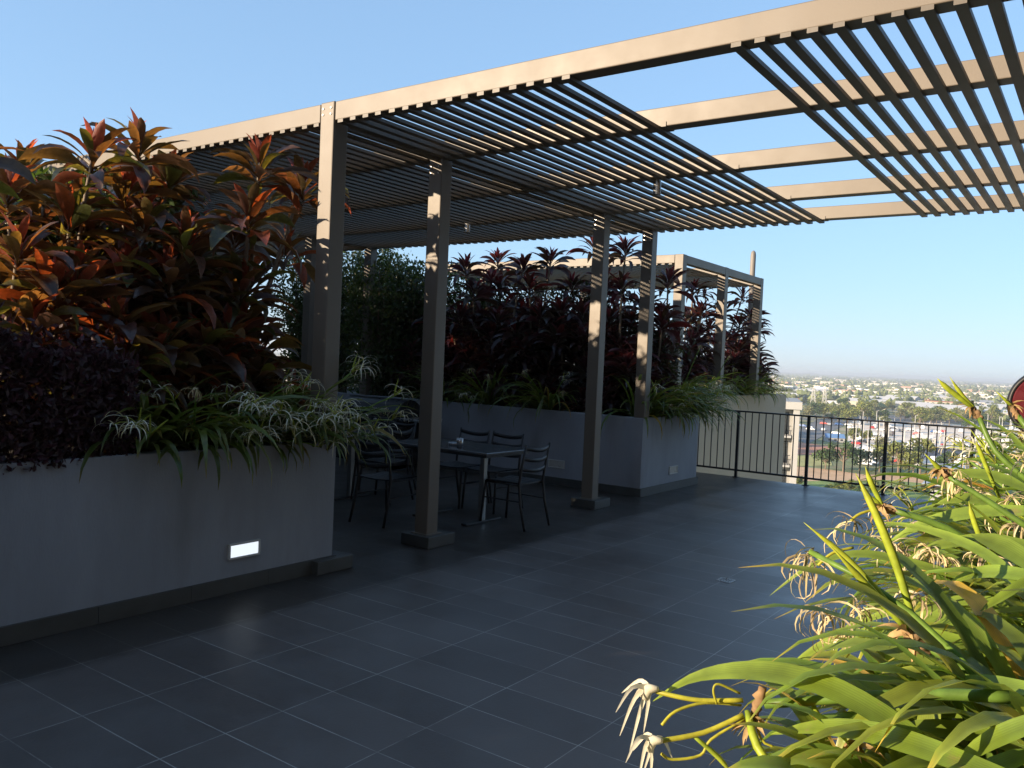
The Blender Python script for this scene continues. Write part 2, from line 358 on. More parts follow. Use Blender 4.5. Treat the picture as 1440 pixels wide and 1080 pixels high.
HY= [((4.172, -1.882, 1.244), 0.094), ((4.149, -2.147, 1.181), 0.102), ((4.195, -2.24, 1.099), 0.089), ((4.225, -2.219, 1.08), 0.097), ((4.244, -2.082, 1.076), 0.094), ((4.251, -2.202, 1.046), 0.065), ((4.398, -2.215, 1.163), 0.077), ((4.358, -1.873, 1.198), 0.089), ((4.395, -1.847, 1.183), 0.072), ((4.486, -1.904, 1.216), 0.077), ((4.362, -1.495, 1.365), 0.102), ((4.295, -1.548, 1.218), 0.082), ((4.5, -1.521, 1.314), 0.088), ((4.269, -1.692, 1.154), 0.069), ((4.536, -1.743, 1.271), 0.072), ((4.236, -1.715, 1.172), 0.078), ((4.402, -1.345, 1.303), 0.075), ((4.244, -2.211, 0.932), 0.057)]
H1= [(-1.2, -1.14, 2.84), (-1.3, -0.74, 3.01), (-1.0, -1.38, 2.49), (-1.2, -1.69, 2.59), (-0.8, -1.79, 2.19), (-1.6, -0.32, 2.88), (-0.7, -0.11, 2.95), (-1.0, 0.57, 2.94), (-0.9, -0.17, 2.52), (-1.4, -0.21, 2.54), (-0.9, -1.03, 2.14), (-0.6, -1.28, 1.78), (-0.7, -0.92, 1.71), (-0.9, -0.34, 1.95), (-1.2, -0.39, 2.11), (-1.0, 0.05, 2.15), (-1.3, -1.41, 1.87), (-1.4, -1.07, 2.15), (-1.4, 0.72, 2.55), (-0.7, -0.4, 1.63), (-1.5, -1.33, 2.58)]
H2= [(-3.35, 5.7, 3.03), (-3.25, 6.2, 2.86), (-2.36, 5.8, 3.01), (-2.01, 6.0, 3.13), (-1.81, 6.3, 2.79), (-1.95, 5.7, 2.33), (-2.96, 6.4, 2.49), (-3.49, 6.0, 2.35), (-2.82, 5.7, 2.01), (-4.0, 6.3, 1.91), (-4.48, 6.1, 2.59), (-1.33, 6.4, 2.84), (-0.79, 6.0, 3.23), (-0.71, 5.8, 2.72), (-1.36, 5.9, 2.34), (-0.84, 6.3, 2.27), (-0.42, 6.6, 2.85), (-0.25, 6.1, 2.27), (-1.63, 5.8, 1.94), (-2.23, 5.8, 1.71), (-0.72, 5.8, 1.86), (-4.58, 5.9, 2.11), (-1.59, 6.5, 3.38), (-3.43, 6.6, 3.25), (-0.38, 6.4, 1.89)]
H3= [(-1.5, 9.92, 3.08), (-1.4, 10.06, 2.64), (-1.7, 11.8, 2.84), (-1.5, 12.4, 3.17), (-1.4, 12.02, 2.57), (-1.3, 9.49, 2.11), (-1.5, 11.03, 2.17), (-1.4, 12.93, 1.96), (-1.8, 13.69, 2.9), (-2.0, 10.78, 2.69), (-2.2, 12.03, 3.37), (-1.9, 12.99, 2.25)]
# ------------------------------------------------------------------ terrace
m = MB(); m.box(-8.5, 9.0, -16.0, 8.25, -0.35, 0.0)
o = m.build('terrace_floor', M_tile); o['kind'] = 'structure'

def planter(label, x0, x1, y0, y1, top, wallm, skirt=True, th=0.14, bottom=0.0, plinth_ends=True):
    root = empty('planter', ((x0 + x1) / 2, (y0 + y1) / 2, bottom))
    tag(root, label, 'planter', 'raised garden planters')
    def P(mb, name, mat, bev=0.0):
        o = mb.build(name, mat, None, bevel=bev)
        o.parent = root; o.location = -root.location
        return o
    a = MB()
    vs = [(x0, y0), (x1, y0), (x1, y1), (x0, y1)]
    ws = [(x0 + th, y0 + th), (x1 - th, y0 + th), (x1 - th, y1 - th), (x0 + th, y1 - th)]
    V = [(x, y, bottom + 0.0) for x, y in vs] + [(x, y, top) for x, y in vs] + [(x, y, top) for x, y in ws] + [(x, y, top - 0.3) for x, y in ws]
    F = []
    for k in range(4):
        j = (k + 1) % 4
        F += [(k, j, 4 + j, 4 + k), (4 + k, 4 + j, 8 + j, 8 + k), (8 + k, 8 + j, 12 + j, 12 + k)]
    a.add(V, F)
    P(a, 'rendered_wall', wallm, 0.006)
    s = MB(); s.add([(x, y, top - 0.06) for x, y in ws], [(0, 1, 2, 3)])
    P(s, 'soil', M_soil)
    if skirt:
        k = MB(); e = 0.022
        segs = max(1, round((y1 - y0) / 0.6)); 
        # tile lengths with 3 mm joints along the long terrace-facing side, one strip elsewhere
        yy = y1
        while yy > y0 + 0.01:
            ya = max(y0, yy - 0.6)
            k.box(x1 + 0.0005, x1 + e, ya + 0.0015, yy - 0.0015, 0.002, 0.105); k.box(x0 - e, x0 - 0.0005, ya + 0.0015, yy - 0.0015, 0.002, 0.105); yy = ya
        xx = x1 + e
        while xx > x0 - e + 0.01:
            xa = max(x0 - e, xx - 0.6)
            k.box(xa + 0.0015, xx - 0.0015, y0 - e, y0 - 0.0005, 0.002, 0.105); k.box(xa + 0.0015, xx - 0.0015, y1 + 0.0005, y1 + e, 0.002, 0.105); xx = xa
        P(k, 'skirting', M_skirt)
    return root

planter('long grey rendered planter in the left foreground with a lit wall light', -6.6, 0.0, -14.0, 0.14, 0.972, M_wall)
planter('grey rendered planter behind the dining tables ending beside the railing', -8.0, 0.0, 5.2, 6.93, 0.985, M_wall)
planter('grey planter in the right foreground hidden under sunlit strap leaves', 4.36, 6.3, -3.35, 7.9, 0.93, M_wall)

def wall_light(label, org, rz, lens):
    r = empty('wall_light', org, rz)       # local +X is out of the wall, Y along it
    tag(r, label, 'wall light', 'recessed brick lights')
    w, h = 0.255, 0.108
    f = MB()
    for (ya, yb, za, zb) in ((-w/2, w/2, h/2 - 0.014, h/2), (-w/2, w/2, -h/2, -h/2 + 0.014), (-w/2, -w/2 + 0.016, -h/2 + 0.014, h/2 - 0.014), (w/2 - 0.016, w/2, -h/2 + 0.014, h/2 - 0.014)):
        f.box(-0.01, 0.014, ya, yb, za, zb)
    f.build('frame', M_lframe, r, bevel=0.003)
    g = MB(); g.box(-0.01, 0.006, -w/2 + 0.016, w/2 - 0.016, -h/2 + 0.014, h/2 - 0.014)
    g.build('lens', lens, r)
    return r
wall_light('lit recessed wall light glowing white on the near left planter', (0.0, -0.656, 0.276), 0, M_lens)
wall_light('unlit recessed wall light on the planter end beside the railing', (0.0, 6.145, 0.266), 0, M_lens_off)
wall_light('unlit recessed wall light behind the dining chairs at the back wall', (-1.245, 5.2, 0.282), -math.pi / 2, M_lens_off)

# ------------------------------------------------------------------ pergola over the tables
BY = [0.0, 1.212, 2.619, 4.014, 5.221]
ZB, ZT = 3.33, 3.466
def pergola():
    r = empty('pergola', (0, 0, 0))
    tag(r, 'large bronze steel pergola with slatted roof over the dining tables', 'pergola', 'slatted pergolas')
    XL, XR = -8.6, 5.6
    for k, y in enumerate(BY):
        m = MB()
        if k == 0:
            m.box(XL, -0.153, y, y + 0.13, ZB, ZT); m.box(0.008, XR, y, y + 0.13, ZB, ZT)
        else: m.box(XL, XR, y, y + 0.13, ZB, ZT)
        m.build('beam', M_paint, r, bevel=0.006)
    for a, b in zip(BY[:-1], BY[1:]):
        for x0 in (-0.145, -5.045):
            m = MB(); m.box(x0 + 0.004, x0 + 0.141, a + 0.132, b - 0.002, ZB + 0.003, ZT - 0.003); m.build('cross_beam', M_paint, r, bevel=0.005)
    for x1 in (0.0, -4.9):
        for k in (0, 1, 3, 4):
            y = BY[k]; z0 = 0.1
            zt = ZT + 0.006 if k == 0 and x1 == 0 else ZB - 0.002
            z0 = 0.1 if (k in (1, 3)) else 0.935
            m = MB(); m.box(x1 - 0.145, x1 - 0.0002, y - (0.004 if k in (0, 4) else 0), y + 0.138, z0, zt)
            m.build('post', M_paint, r, bevel=0.008)
            if k in (0, 1, 3):
                m = MB(); m.box(x1 - 0.235, x1 + 0.082, y - 0.07 , y + 0.278, 0.002, 0.1); m.build('plinth', M_skirt, r, bevel=0.004)
            if k in (1, 3):
                m = MB(); m.box(x1 - 0.17, x1 + 0.025, y - 0.025, y + 0.168, 0.1005, 0.108)
                m.build('base_plate', M_paint, r, bevel=0.002)
    for x1 in (0.0,):
        for k in (0, 1, 3, 4):
            for dz in (.045, .10):
                for xx in (-.115, -.03):
                    m = MB(); yy = BY[k] - .0045; zz = ZB - .03 - dz if k else ZB + .015 + dz*.8
                    m.tube([(xx, yy + .004, zz), (xx, yy - .006, zz)], .008, 6); m.build('bolt', M_steel, r)
    xs = []
    x = 2.0
    while x > -8.3: xs.append(x); x -= 0.129
    x = 3.036
    while x < 5.4: xs.append(x); x += 0.1295
    rr = random.Random(3)
    for x in xs:
        m = MB(); j = rr.uniform(-0.003, 0.003)
        m.box(x - 0.027 + j, x + 0.027 + j, -0.003 + rr.uniform(-.002, .002), 5.362, 3.307, 3.3315)
        m.build('slat', M_slat, r)
    # joint strips on the beams where the slat section stops
    for k in range(1, 5):
        m = MB(); m.box(2.03, 2.07, BY[k] - 0.006, BY[k] + 0.136, ZB - 0.004, ZB + 0.03); m.build('bracket', M_paint, r)
    m = MB(); m.tube([(1.256, 2.75, 3.33), (1.256, 2.75, 3.20)], 0.035, 12); m.build('downlight', M_steel, r, smooth=False)
    m = MB(); m.tube([(-1.888, 3.9, 3.33), (-1.888, 3.9, 3.20)], 0.035, 12); m.build('downlight', M_steel, r)
pergola()

def far_pergola():
    r = empty('pergola', (-1.0, 8.335, 1.1))
    tag(r, 'smaller bronze pergola on the neighbouring wing beyond the railing', 'pergola', 'slatted pergolas')
    def B(name, x0, x1, y0, y1, z0, z1, mat=M_paint, bev=0.006):
        m = MB(); m.box(x0 + 1, x1 + 1, y0 - 8.335, y1 - 8.335, z0 - 1.1, z1 - 1.1); m.build(name, mat, r, bevel=bev)
    B('beam', -6.5, -1.149, 8.335, 8.465, ZB, ZT); B('beam', -6.5, -1.149, 12.0, 12.13, ZB, ZT); B('beam', -6.5, -1.149, 10.16, 10.28, ZB, ZT)
    B('beam', -1.115, -1.0, 8.487, 10.147, ZB, ZT); B('beam', -1.115, -1.0, 10.293, 11.997, ZB, ZT)
    for y in (8.335, 10.15, 12.0):
        B('post', -1.145, -0.997, y - 0.003, y + 0.145, 1.1, ZT + 0.004); B('post', -5.145, -5.0, y + 0.002, y + 0.14, 1.1, ZB - 0.002)
    x = -1.22
    while x > -6.4:
        B('slat', x - 0.027, x + 0.027, 8.33, 12.15, 3.306, 3.3285, M_slat, 0); x -= 0.129
far_pergola()

# ------------------------------------------------------------------ railing, drain, hose reel
def railing():
    r = empty('railing', (0, 8.2, 0)); tag(r, 'black steel railing with thin vertical bars along the roof edge', 'railing')
    x = -0.99; posts = []
    while x < 8: posts.append(x); x += 1.053
    for x in posts:
        m = MB(); m.box(x + 0.02, x + 0.062, -0.021, 0.021, 0.006, 1.0); m.build('post', M_black, r, bevel=0.003)
        m = MB(); m.box(x - 0.004, x + 0.086, -0.042, 0.042, 0.001, 0.009); m.build('foot_plate', M_black, r)
    m = MB(); m.box(-0.98, 8.3, -0.026, 0.026, 1.001, 1.024); m.build('top_rail', M_black, r, bevel=0.004)
    m = MB()
    for a, b in zip(posts[:-1], posts[1:]): m.box(a + 0.0625, b + 0.0195, -0.014, 0.014, 0.095, 0.122)
    m.build('bottom_rail', M_black, r)
    for a in posts[:-1]:
        for k in range(1, 10):
            xx = a + 0.041 + 1.053 * k / 10
            m = MB(); m.box(xx - 0.0065, xx + 0.0065, -0.0065, 0.0065, 0.1225, 1.0005); m.build('baluster', M_black, r)
railing()

r = empty('floor_drain', (2.36, 2.04, 0.0)); tag(r, 'small square metal floor drain set in the dark tiles', 'drain')
m = MB(); 
for (a, b, c, d) in ((-.06, .06, -.06, -.048), (-.06, .06, .048, .06), (-.06, -.048, -.048, .048), (.048, .06, -.048, .048)): m.box(a, b, c, d, 0.001, 0.006)
m.build('frame', M_steel, r)
m = MB()
for k in range(5): m.box(-.046 + k * .02, -.037 + k * .02, -.047, .047, 0.001, 0.005)
m.build('grate', M_steel, r)
m = MB(); m.box(-.047, .047, -.047, .047, 0.0005, 0.0015); m.build('sump', M_black, r)

def hose_reel():
    # stands on a post just in front of the right planter; the disc faces the camera side
    r = empty('hose_reel', (4.175, 6.1, 0), RAD(3)); tag(r, 'dark red round reel with a black rim at the right edge of the view', 'hose reel')
    m = MB(); m.box(0.02, 0.08, 0.10, 0.16, 0.001, 1.62); m.build('stand', M_black, r, bevel=0.004)
    cz = 1.42; R0 = 0.36
    m = MB(); n = 48
    prof = [(0.02, -0.085), (0.30, -0.085), (0.315, -0.075), (0.32, -0.06), (0.32, 0.05), (0.02, 0.05)]
    vs = [(rr * math.cos(2*math.pi*k/n), y, cz + rr * math.sin(2*math.pi*k/n)) for rr, y in prof for k in range(n)]
    fs = [(i*n + k, i*n + (k+1) % n, (i+1)*n + (k+1) % n, (i+1)*n + k) for i in range(len(prof)-1) for k in range(n)]
    m.add(vs, fs); m.build('drum', M_red, r, smooth=False)
    m = MB()
    for yy, rr in ((-0.07, 0.335), (-0.035, 0.345), (0.0, 0.34), (0.035, 0.34)):
        pts = [(rr * math.cos(t), yy, cz + rr * math.sin(t)) for t in [2*math.pi*k/56 for k in range(57)]]
        m.tube(pts, 0.021, 8, cap=False)
    m.build('hose', M_rubber, r, smooth=True)
    m = MB(); m.tube([(0, -0.115, cz), (0, -0.084, cz)], [0.05, 0.075], 20); m.build('hub', M_brass, r)
    m = MB(); a = RAD(128); c, s = math.cos(a), math.sin(a)
    px, pz = 0.225 * c, cz + 0.225 * s; tx, tz = s, -c
    W, H = 0.055, 0.022
    q = [(px + tx*u*W + c*v*H, -0.0865, pz + tz*u*W + s*v*H) for u, v in ((-1,-1),(1,-1),(1,1),(-1,1))]
    q2 = [(x, y - 0.002, z) for x, y, z in q]
    m.add(q + q2, [(0,1,2,3),(4,5,6,7),(0,1,5,4),(1,2,6,5),(2,3,7,6),(3,0,4,7)]); m.build('label_plate', M_white, r)
hose_reel()

# ------------------------------------------------------------------ tables, chairs, barbecue
def table(label, x, y, L_, W_, rz=0):
    r = empty('dining_table', (x, y, 0), rz); tag(r, label, 'table', 'outdoor dining tables')
    m = MB(); m.box(-L_/2, L_/2, -W_/2, W_/2, 0.722, 0.75); m.build('tabletop', M_top, r, bevel=0.008)
    m = MB(); m.box(-L_/2 + 0.02, L_/2 - 0.02, -W_/2 + .02, W_/2 - .02, 0.70, 0.7215); m.build('underframe', M_black, r)
    for s in (-1, 1):
        m = MB(); m.box(s*(L_/2 - .32) - .028, s*(L_/2 - .32) + .028, -.028, .028, 0.025, 0.70); m.build('leg', M_leg, r, bevel=0.004)
        m = MB(); m.box(s*(L_/2 - .32) - .035, s*(L_/2 - .32) + .035, -W_/2 + .1, W_/2 - .1, 0.002, 0.0245); m.build('foot', M_black, r, bevel=0.004)
table('dark rectangular dining table beside the second pergola post', -0.66, 2.42, 1.28, 0.76)
table('dark dining table farther left, half behind the near planter', -2.55, 2.42, 1.28, 0.76)

def chair0():
    r = empty('dining_chair'); tag(r, 'x', 'chair', 'dark metal cafe chairs')
    w = 0.205
    m = MB(); n = 6                                     # seat: slightly dished slatted pad, front = +Y
    for k in range(6):
        y0 = -0.2 + k * 0.068
        vs = []
        for i in range(n + 1):
            u = -w + 2*w*i/n; dz = -0.012*(1-(u/w)**2)
            vs += [(u, y0, .45+dz), (u, y0+.058, .45+dz), (u, y0, .437+dz), (u, y0+.058, .437+dz)]
        fs = []
        for i in range(n):
            a = 4*i
            fs += [(a, a+4, a+5, a+1), (a+2, a+3, a+7, a+6), (a, a+2, a+6, a+4), (a+1, a+5, a+7, a+3)]
        m.add(vs, fs)
    m.build('seat', M_chair, r)
    for s in (-1, 1):
        m = MB(); m.tube([(s*(w+.012), -0.30, 0.001), (s*(w+.006), -0.235, .25), (s*w, -0.21, .44), (s*w, -0.225, .58), (s*(w-.0), -0.275, .83)], [.012, .0135, .0135, .0135, .011], 8); m.build('leg', M_chair, r, smooth=True)
        m = MB(); m.tube([(s*(w+.012), 0.235, 0.001), (s*(w+.004), 0.215, .25), (s*(w-.004), 0.195, .43)], [.012, .0135, .0135], 8); m.build('leg', M_chair, r, smooth=True)
        m = MB(); m.tube([(s*w, -0.21, .43), (s*w, 0.2, .43)], .011, 8); m.build('seat_rail', M_chair, r, smooth=True)
        m = MB(); m.tube([(s*(w+.004), -0.228, .27), (s*(w+.002), 0.212, .27)], .007, 6); m.build('stretcher', M_chair, r, smooth=True)
    for z, y, dip in ((.80, -.262, .028), (.695, -.243, .024), (.59, -.224, .02)):
        m = MB(); n = 10; vs = []; hh = .021
        for i in range(n + 1):
            u = i / n; x = -w + 2*w*u; b = 4*u*(1-u)
            yy = y - .045*b; zz = z - dip*b
            vs += [(x, yy-.006, zz-hh), (x, yy+.006, zz-hh), (x, yy+.006, zz+hh), (x, yy-.006, zz+hh)]
        fs = [f for i in range(n) for f in [tuple(4*i + q for q in (0, 1, 5, 4)), tuple(4*i + q for q in (1, 2, 6, 5)), tuple(4*i + q for q in (2, 3, 7, 6)), tuple(4*i + q for q in (3, 0, 4, 7))]]
        m.add(vs, fs); m.build('back_slat', M_chair, r, smooth=True)
    return r
ch = chair0()
spots = [(-0.09, 2.60, RAD(90), 'dark metal chair at the right table end, its ladder back in full view'),
         (-0.74, 3.10, RAD(180), 'dark metal chair behind the near table, closer to the third post'),
         (-1.19, 3.07, RAD(180), 'dark metal chair behind the near table, just right of the second post'),
         (-1.95, 2.62, RAD(97), 'dark metal chair between the two tables, left of the second post'),
         (-2.35, 3.12, RAD(183), 'dark metal chair on the back side of the farther table'),
         (-2.60, 1.80, RAD(-4), 'dark metal chair on the near side of the farther table'),
         (-1.02, 1.78, RAD(3), 'dark metal chair on the near side of the near table behind the second post')]
for i, (x, y, rz, lb) in enumerate(spots):
    o = ch if i == 0 else dup(ch)
    o.location = (x, y, 0); o.rotation_euler = (0, 0, rz); o['label'] = lb

def small_thing(kind, label, x, y, z, prof, mat, cat, grp):
    m = MB(); n = 14
    vs = [(rr*math.cos(2*math.pi*k/n), rr*math.sin(2*math.pi*k/n), zz) for rr, zz in prof for k in range(n)]
    fs = [(i*n+k, i*n+(k+1) % n, (i+1)*n+(k+1) % n, (i+1)*n+k) for i in range(len(prof)-1) for k in range(n)]
    m.add(vs, fs); o = m.build(kind, mat, smooth=True, loc=(x, y, z)); tag(o, label, cat, grp)
cup = [(0.0, 0.001), (0.03, 0.001), (0.036, 0.09), (0.032, 0.09), (0.027, 0.006), (0, 0.006)]
small_thing('cup', 'small pale cup on the near dining table', -0.52, 2.25, 0.75, cup, M_steel, 'cup', None)
small_thing('ashtray', 'low metal ashtray on the near dining table', -0.66, 2.33, 0.75, [(0, .001), (.055, .001), (.06, .03), (.05, .03), (.045, .008), (0, .008)], M_steel, 'ashtray', None)

def barbecue():
    r = empty('barbecue_grill', (-4.1, 4.75, 0)); tag(r, 'dark barbecue grill with hood and control knobs against the back planter', 'barbecue')
    m = MB(); m.box(-.62, .62, -.28, .28, 0.06, 0.74); m.build('cabinet', M_bbq, r, bevel=0.01)
    for s in (-1, 1):
        m = MB(); m.box(min(s*.02, s*.6), max(s*.02, s*.6), -.298, -.281, 0.1, 0.62); d = m.build('door', M_bbq, r, bevel=0.006)
        m = MB(); m.tube([(s*.08, -.325, .3), (s*.08, -.325, .55)], .009, 8); m.build('handle', M_steel, d)
    m = MB(); m.box(-.64, .64, -.31, -.2805, 0.66, 0.738); m.build('control_panel', M_bbq, r, bevel=0.006)
    for k in range(5):
        m = MB(); m.tube([(-.44 + .22*k, -.311, .70), (-.44 + .22*k, -.345, .70)], [.026, .02], 14); m.build('knob', M_steel, r)
    m = MB(); m.box(-1.0, -.622, -.26, .26, .71, .745); m.build('side_shelf', M_steel, r, bevel=0.006)
    m = MB(); m.box(.622, 1.0, -.26, .26, .71, .745); m.build('side_shelf', M_steel, r, bevel=0.006)
    m = MB(); n = 8; vs = []
    for x in (-.6, .6):
        for i in range(n + 1):
            a = math.pi * i / n
            vs.append((x, -.27*math.cos(a), .742 + .26*math.sin(a)))
    fs = [(i, i+1, n+2+i, n+1+i) for i in range(n)] + [tuple(range(n+1)), tuple(n+1+i for i in reversed(range(n+1)))]
    m.add(vs, fs); m.build('hood', M_bbq, r)
    m = MB(); m.tube([(-.45, -.31, .86), (.45, -.31, .86)], .012, 8)
    for x in (-.4, .4): m.tube([(x, -.31, .86), (x, -.24, .86)], .008, 6)
    m.build('handle', M_steel, r)
barbecue()
# ------------------------------------------------------------------ plants
UP = Vector((0, 0, 1))
def leaf_curve(base, az, el, Ln, droop, segs, rg, wob=0.05):
    """points of an arching leaf: starts at elevation el, bends down"""
    p = Vector(base); pts = [p.copy()]; e = el; a = az
    st = Ln / segs
    for i in range(segs):
        d = Vector((math.cos(a) * math.cos(e), math.sin(a) * math.cos(e), math.sin(e)))
        p = p + d * st; pts.append(p.copy())
        e -= droop * (0.5 + 1.2 * i / segs) / segs
        a += rg.uniform(-wob, wob)
    return pts
def frames(pts, roll=0.0, twist=0.0):
    side = []; nrm = []
    n = len(pts)
    last = None
    for i in range(n):
        d = (pts[min(i+1, n-1)] - pts[max(i-1, 0)]).normalized()
        s = d.cross(UP)
        if s.length < 0.15 and last is not None: s = last - d * last.dot(d)
        s.normalize(); 
        if last is not None and s.dot(last) < 0: s = -s
        last = s
        q = Matrix.Rotation(roll + twist * i / n, 3, d)
        s2 = q @ s
        side.append(s2); nrm.append(s2.cross(d))
    return side, nrm

def lily_leaf(mb, base, az, el, Ln, W, droop, rg, tint, segs=9):
    pts = leaf_curve(base, az, el, Ln, droop, segs, rg, 0.03)
    s, n = frames(pts, rg.uniform(-.35, .35), rg.uniform(-.6, .6))
    w = []
    for i in range(len(pts)):
        t = i / segs
        w.append(W * (0.55 + 0.45 * min(1, t * 2.5)) * max(0.02, 1 - max(0, (t - .45) / .55) ** 1.8))
    tt = []
    dead = rg.random() < 0.04
    for i in range(len(pts)):
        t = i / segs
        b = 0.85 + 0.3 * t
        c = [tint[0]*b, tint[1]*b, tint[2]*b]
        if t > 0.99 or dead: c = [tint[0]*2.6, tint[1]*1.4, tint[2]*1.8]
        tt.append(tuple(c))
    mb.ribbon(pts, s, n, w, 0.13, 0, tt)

def lily_flower(mp, c, down, rg, size=0.11, n=6, droop=2.2):
    for k in range(n):
        az = 2*math.pi*k/n + rg.uniform(-.3, .3)
        pts = leaf_curve(c, az, rg.uniform(-.1, .7), size * rg.uniform(.8, 1.15), droop, 6, rg, .1)
        s, nn = frames(pts, rg.uniform(-.4, .4))
        w = [.0085, .0085, .008, .007, .006, .004, .001]
        mp.ribbon(pts, s, nn, w, .1, 0, (1, 1, 1) if rg.random() < .8 else (.9, .8, .55))
def dry_bunch(mp, c, size, rg, n=12):
    for k in range(n):
        az = rg.uniform(0, 2*math.pi)
        b = (c[0] + rg.uniform(-.012, .012), c[1] + rg.uniform(-.012, .012), c[2] + rg.uniform(-.01, .01))
        pts = leaf_curve(b, az, rg.uniform(-.9, .6), size * rg.uniform(.6, 1.15), rg.uniform(1.8, 3.4), 6, rg, .3)
        s, nn = frames(pts, rg.uniform(-1, 1), rg.uniform(-2, 2))
        ww = rg.uniform(.003, .006); b = rg.uniform(.6, 1.35)
        mp.ribbon(pts, s, nn, [ww*.6, ww, ww, ww, ww*.9, ww*.6, .001], .15, 0, (b, b*rg.uniform(.9, 1.05), b*rg.uniform(.8, 1.05)))

def lily_clump(name, loc, label, group, seed, nl, Lr, W, bias=None, flowers=3, dry=2, dark=1.0, stalkL=(.5, .75), fs=1.0):
    rg = random.Random(seed)
    root = empty(name, loc); tag(root, label, 'spider lily', group)
    mb = MB()
    for i in range(nl):
        az = rg.uniform(0, 2*math.pi)
        if bias is not None and rg.random() < .62: az = bias + rg.gauss(0, .75)
        r0 = rg.uniform(.0, .13)
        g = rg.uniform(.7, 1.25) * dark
        lily_leaf(mb, (math.cos(az)*r0, math.sin(az)*r0, -.03), az + rg.gauss(0, .25), rg.uniform(.55, 1.4), rg.uniform(*Lr), W * rg.uniform(.75, 1.15), rg.uniform(1.2, 2.9), rg, (g*rg.uniform(.85, 1.25), g, g*rg.uniform(.7, 1.1)))
    mb.build('foliage', M_lily, root, smooth=True)
    for k in range(flowers + dry):
        az = rg.uniform(0, 2*math.pi) if bias is None else bias + rg.gauss(0, .8)
        el = rg.uniform(.35, 1.1)
        pts = leaf_curve((0, 0, -.02), az, el, rg.uniform(*stalkL), rg.uniform(.2, .9), 6, rg, .03)
        sm = MB(); sm.tube(pts, [.008, .008, .0075, .007, .007, .006, .006], 6, 0, (.55, .75, .6))
        st = sm.build('flower_stalk', M_stalk, root, smooth=True)
        tip = pts[-1]
        if k < flowers:
            fm = MB(); pm = MB()
            for j in range(rg.randint(2, 4)):
                a2 = az + rg.gauss(0, .9)
                pp = leaf_curve(tip, a2, rg.uniform(.1, 1.2), rg.uniform(.08, .15), rg.uniform(.3, 1.6), 4, rg, .1)
                pm.tube(pp, [.0028, .0025, .0025, .003, .004], 5, 0, (1.2, 1.1, .8))
                lily_flower(fm, pp[-1], True, rg, fs*rg.uniform(.085, .13))
            for j in range(2):
                pp = leaf_curve(tip, az + rg.gauss(0, .7), rg.uniform(.5, 1.3), rg.uniform(.09, .17), .2, 3, rg, .05)
                pm.tube(pp, [.004, .006, .005, .001], 6, 0, (1.2, 1.15, .7))
            pm.build('pedicel', M_stalk, st, smooth=True); fm.build('flower', M_petal, st, smooth=True)
        else:
            fm = MB(); dry_bunch(fm, tip, rg.uniform(.07, .13), rg, 14)
            fm.build('dry_flower', M_dry, st, smooth=True)
    return root

# --- cordylines ---------------------------------------------------------
def cord_head(mb, c, rg, scale=1.0, n=24, wr=(.2, .28)):
    ga = rg.uniform(0, 6.28)
    for i in range(n):
        q = i / (n - 1)                        # 0 = young inner leaf, 1 = old outer leaf
        az = ga + i * 2.39996 + rg.uniform(-.25, .25)
        el = 1.45 - 1.3 * q ** .85 + rg.uniform(-.2, .2)
        Ln = scale * (0.22 + .27 * min(1, q * 1.6)) * rg.uniform(.75, 1.2)
        W = Ln * rg.uniform(*wr)
        base = (c[0], c[1], c[2] - .20 * q * scale)
        segs = 6
        pts = leaf_curve(base, az, el, Ln, rg.uniform(.5, 1.5) * (.6 + q), segs, rg, .08)
        s, nn = frames(pts, rg.uniform(-.6, .6), rg.uniform(-.9, .9))
        w = [W * x for x in (.16, .24, .72, 1.0, .93, .6, .03)]
        b = rg.uniform(.65, 1.35)
        u = rg.random()
        if q < .2: t = (2.1*b, 1.05*b, 1.25*b)
        elif u < .16: t = (.9*b, 1.9*b, .9*b)
        elif u < .24: t = (2.2*b, 1.1*b, .9*b)
        else: t = (b, b*rg.uniform(.8, 1.4), b*rg.uniform(.8, 1.2))
        tt = [tuple(x*(1.0 + .25*(k/segs)) for x in t) for k in range(segs + 1)]
        mb.ribbon(pts, s, nn, w, rg.uniform(.14, .3), 0, tt)

def cordyline(label, base, heads, seed, group, mat, scale=1.0, n=24, extra=3, spread=.42, wr=(.18, .27)):
    rg = random.Random(seed)
    heads = list(heads)
    for k in range(extra * len(heads)):
        h = rg.choice(heads); q = rg.uniform(.25, .9)
        x, y = h[0] + rg.uniform(-spread, spread), h[1] + rg.uniform(-spread, spread)
        if base[1] < 1: x = min(x, -.5); y = min(y, .05); q = max(q, .36)
        elif base[1] < 7.3: x = min(x, -.5); y = min(max(y, 5.62), 6.6); q = max(q, .42)
        else: x = min(x, -1.4); y = min(y, 13.3); q = max(q, .4)
        heads.append((x, y, base[2] + .25 + (h[2] - base[2] - .35) * q))
    root = empty('cordyline', base); tag(root, label, 'cordyline', group)
    sm = MB(); fm = MB()
    for h in heads:
        p1 = Vector(h) - Vector(base)
        p0 = Vector((rg.uniform(-.08, .08), rg.uniform(-.08, .08), 0))
        pts = []
        for k in range(7):
            t = k / 6
            p = p0.lerp(p1, t); p.x += .05*math.sin(t*5 + seed) * (1-t); p.y += .05*math.cos(t*4 + seed) * (1-t)
            pts.append(p)
        sm.tube(pts, [.019, .018, .017, .016, .015, .014, .012], 7)
        cord_head(fm, p1, rg, scale, n, wr)
    sm.build('stem', M_stem, root, smooth=True)
    fm.build('foliage', mat, root, smooth=True)
    return root

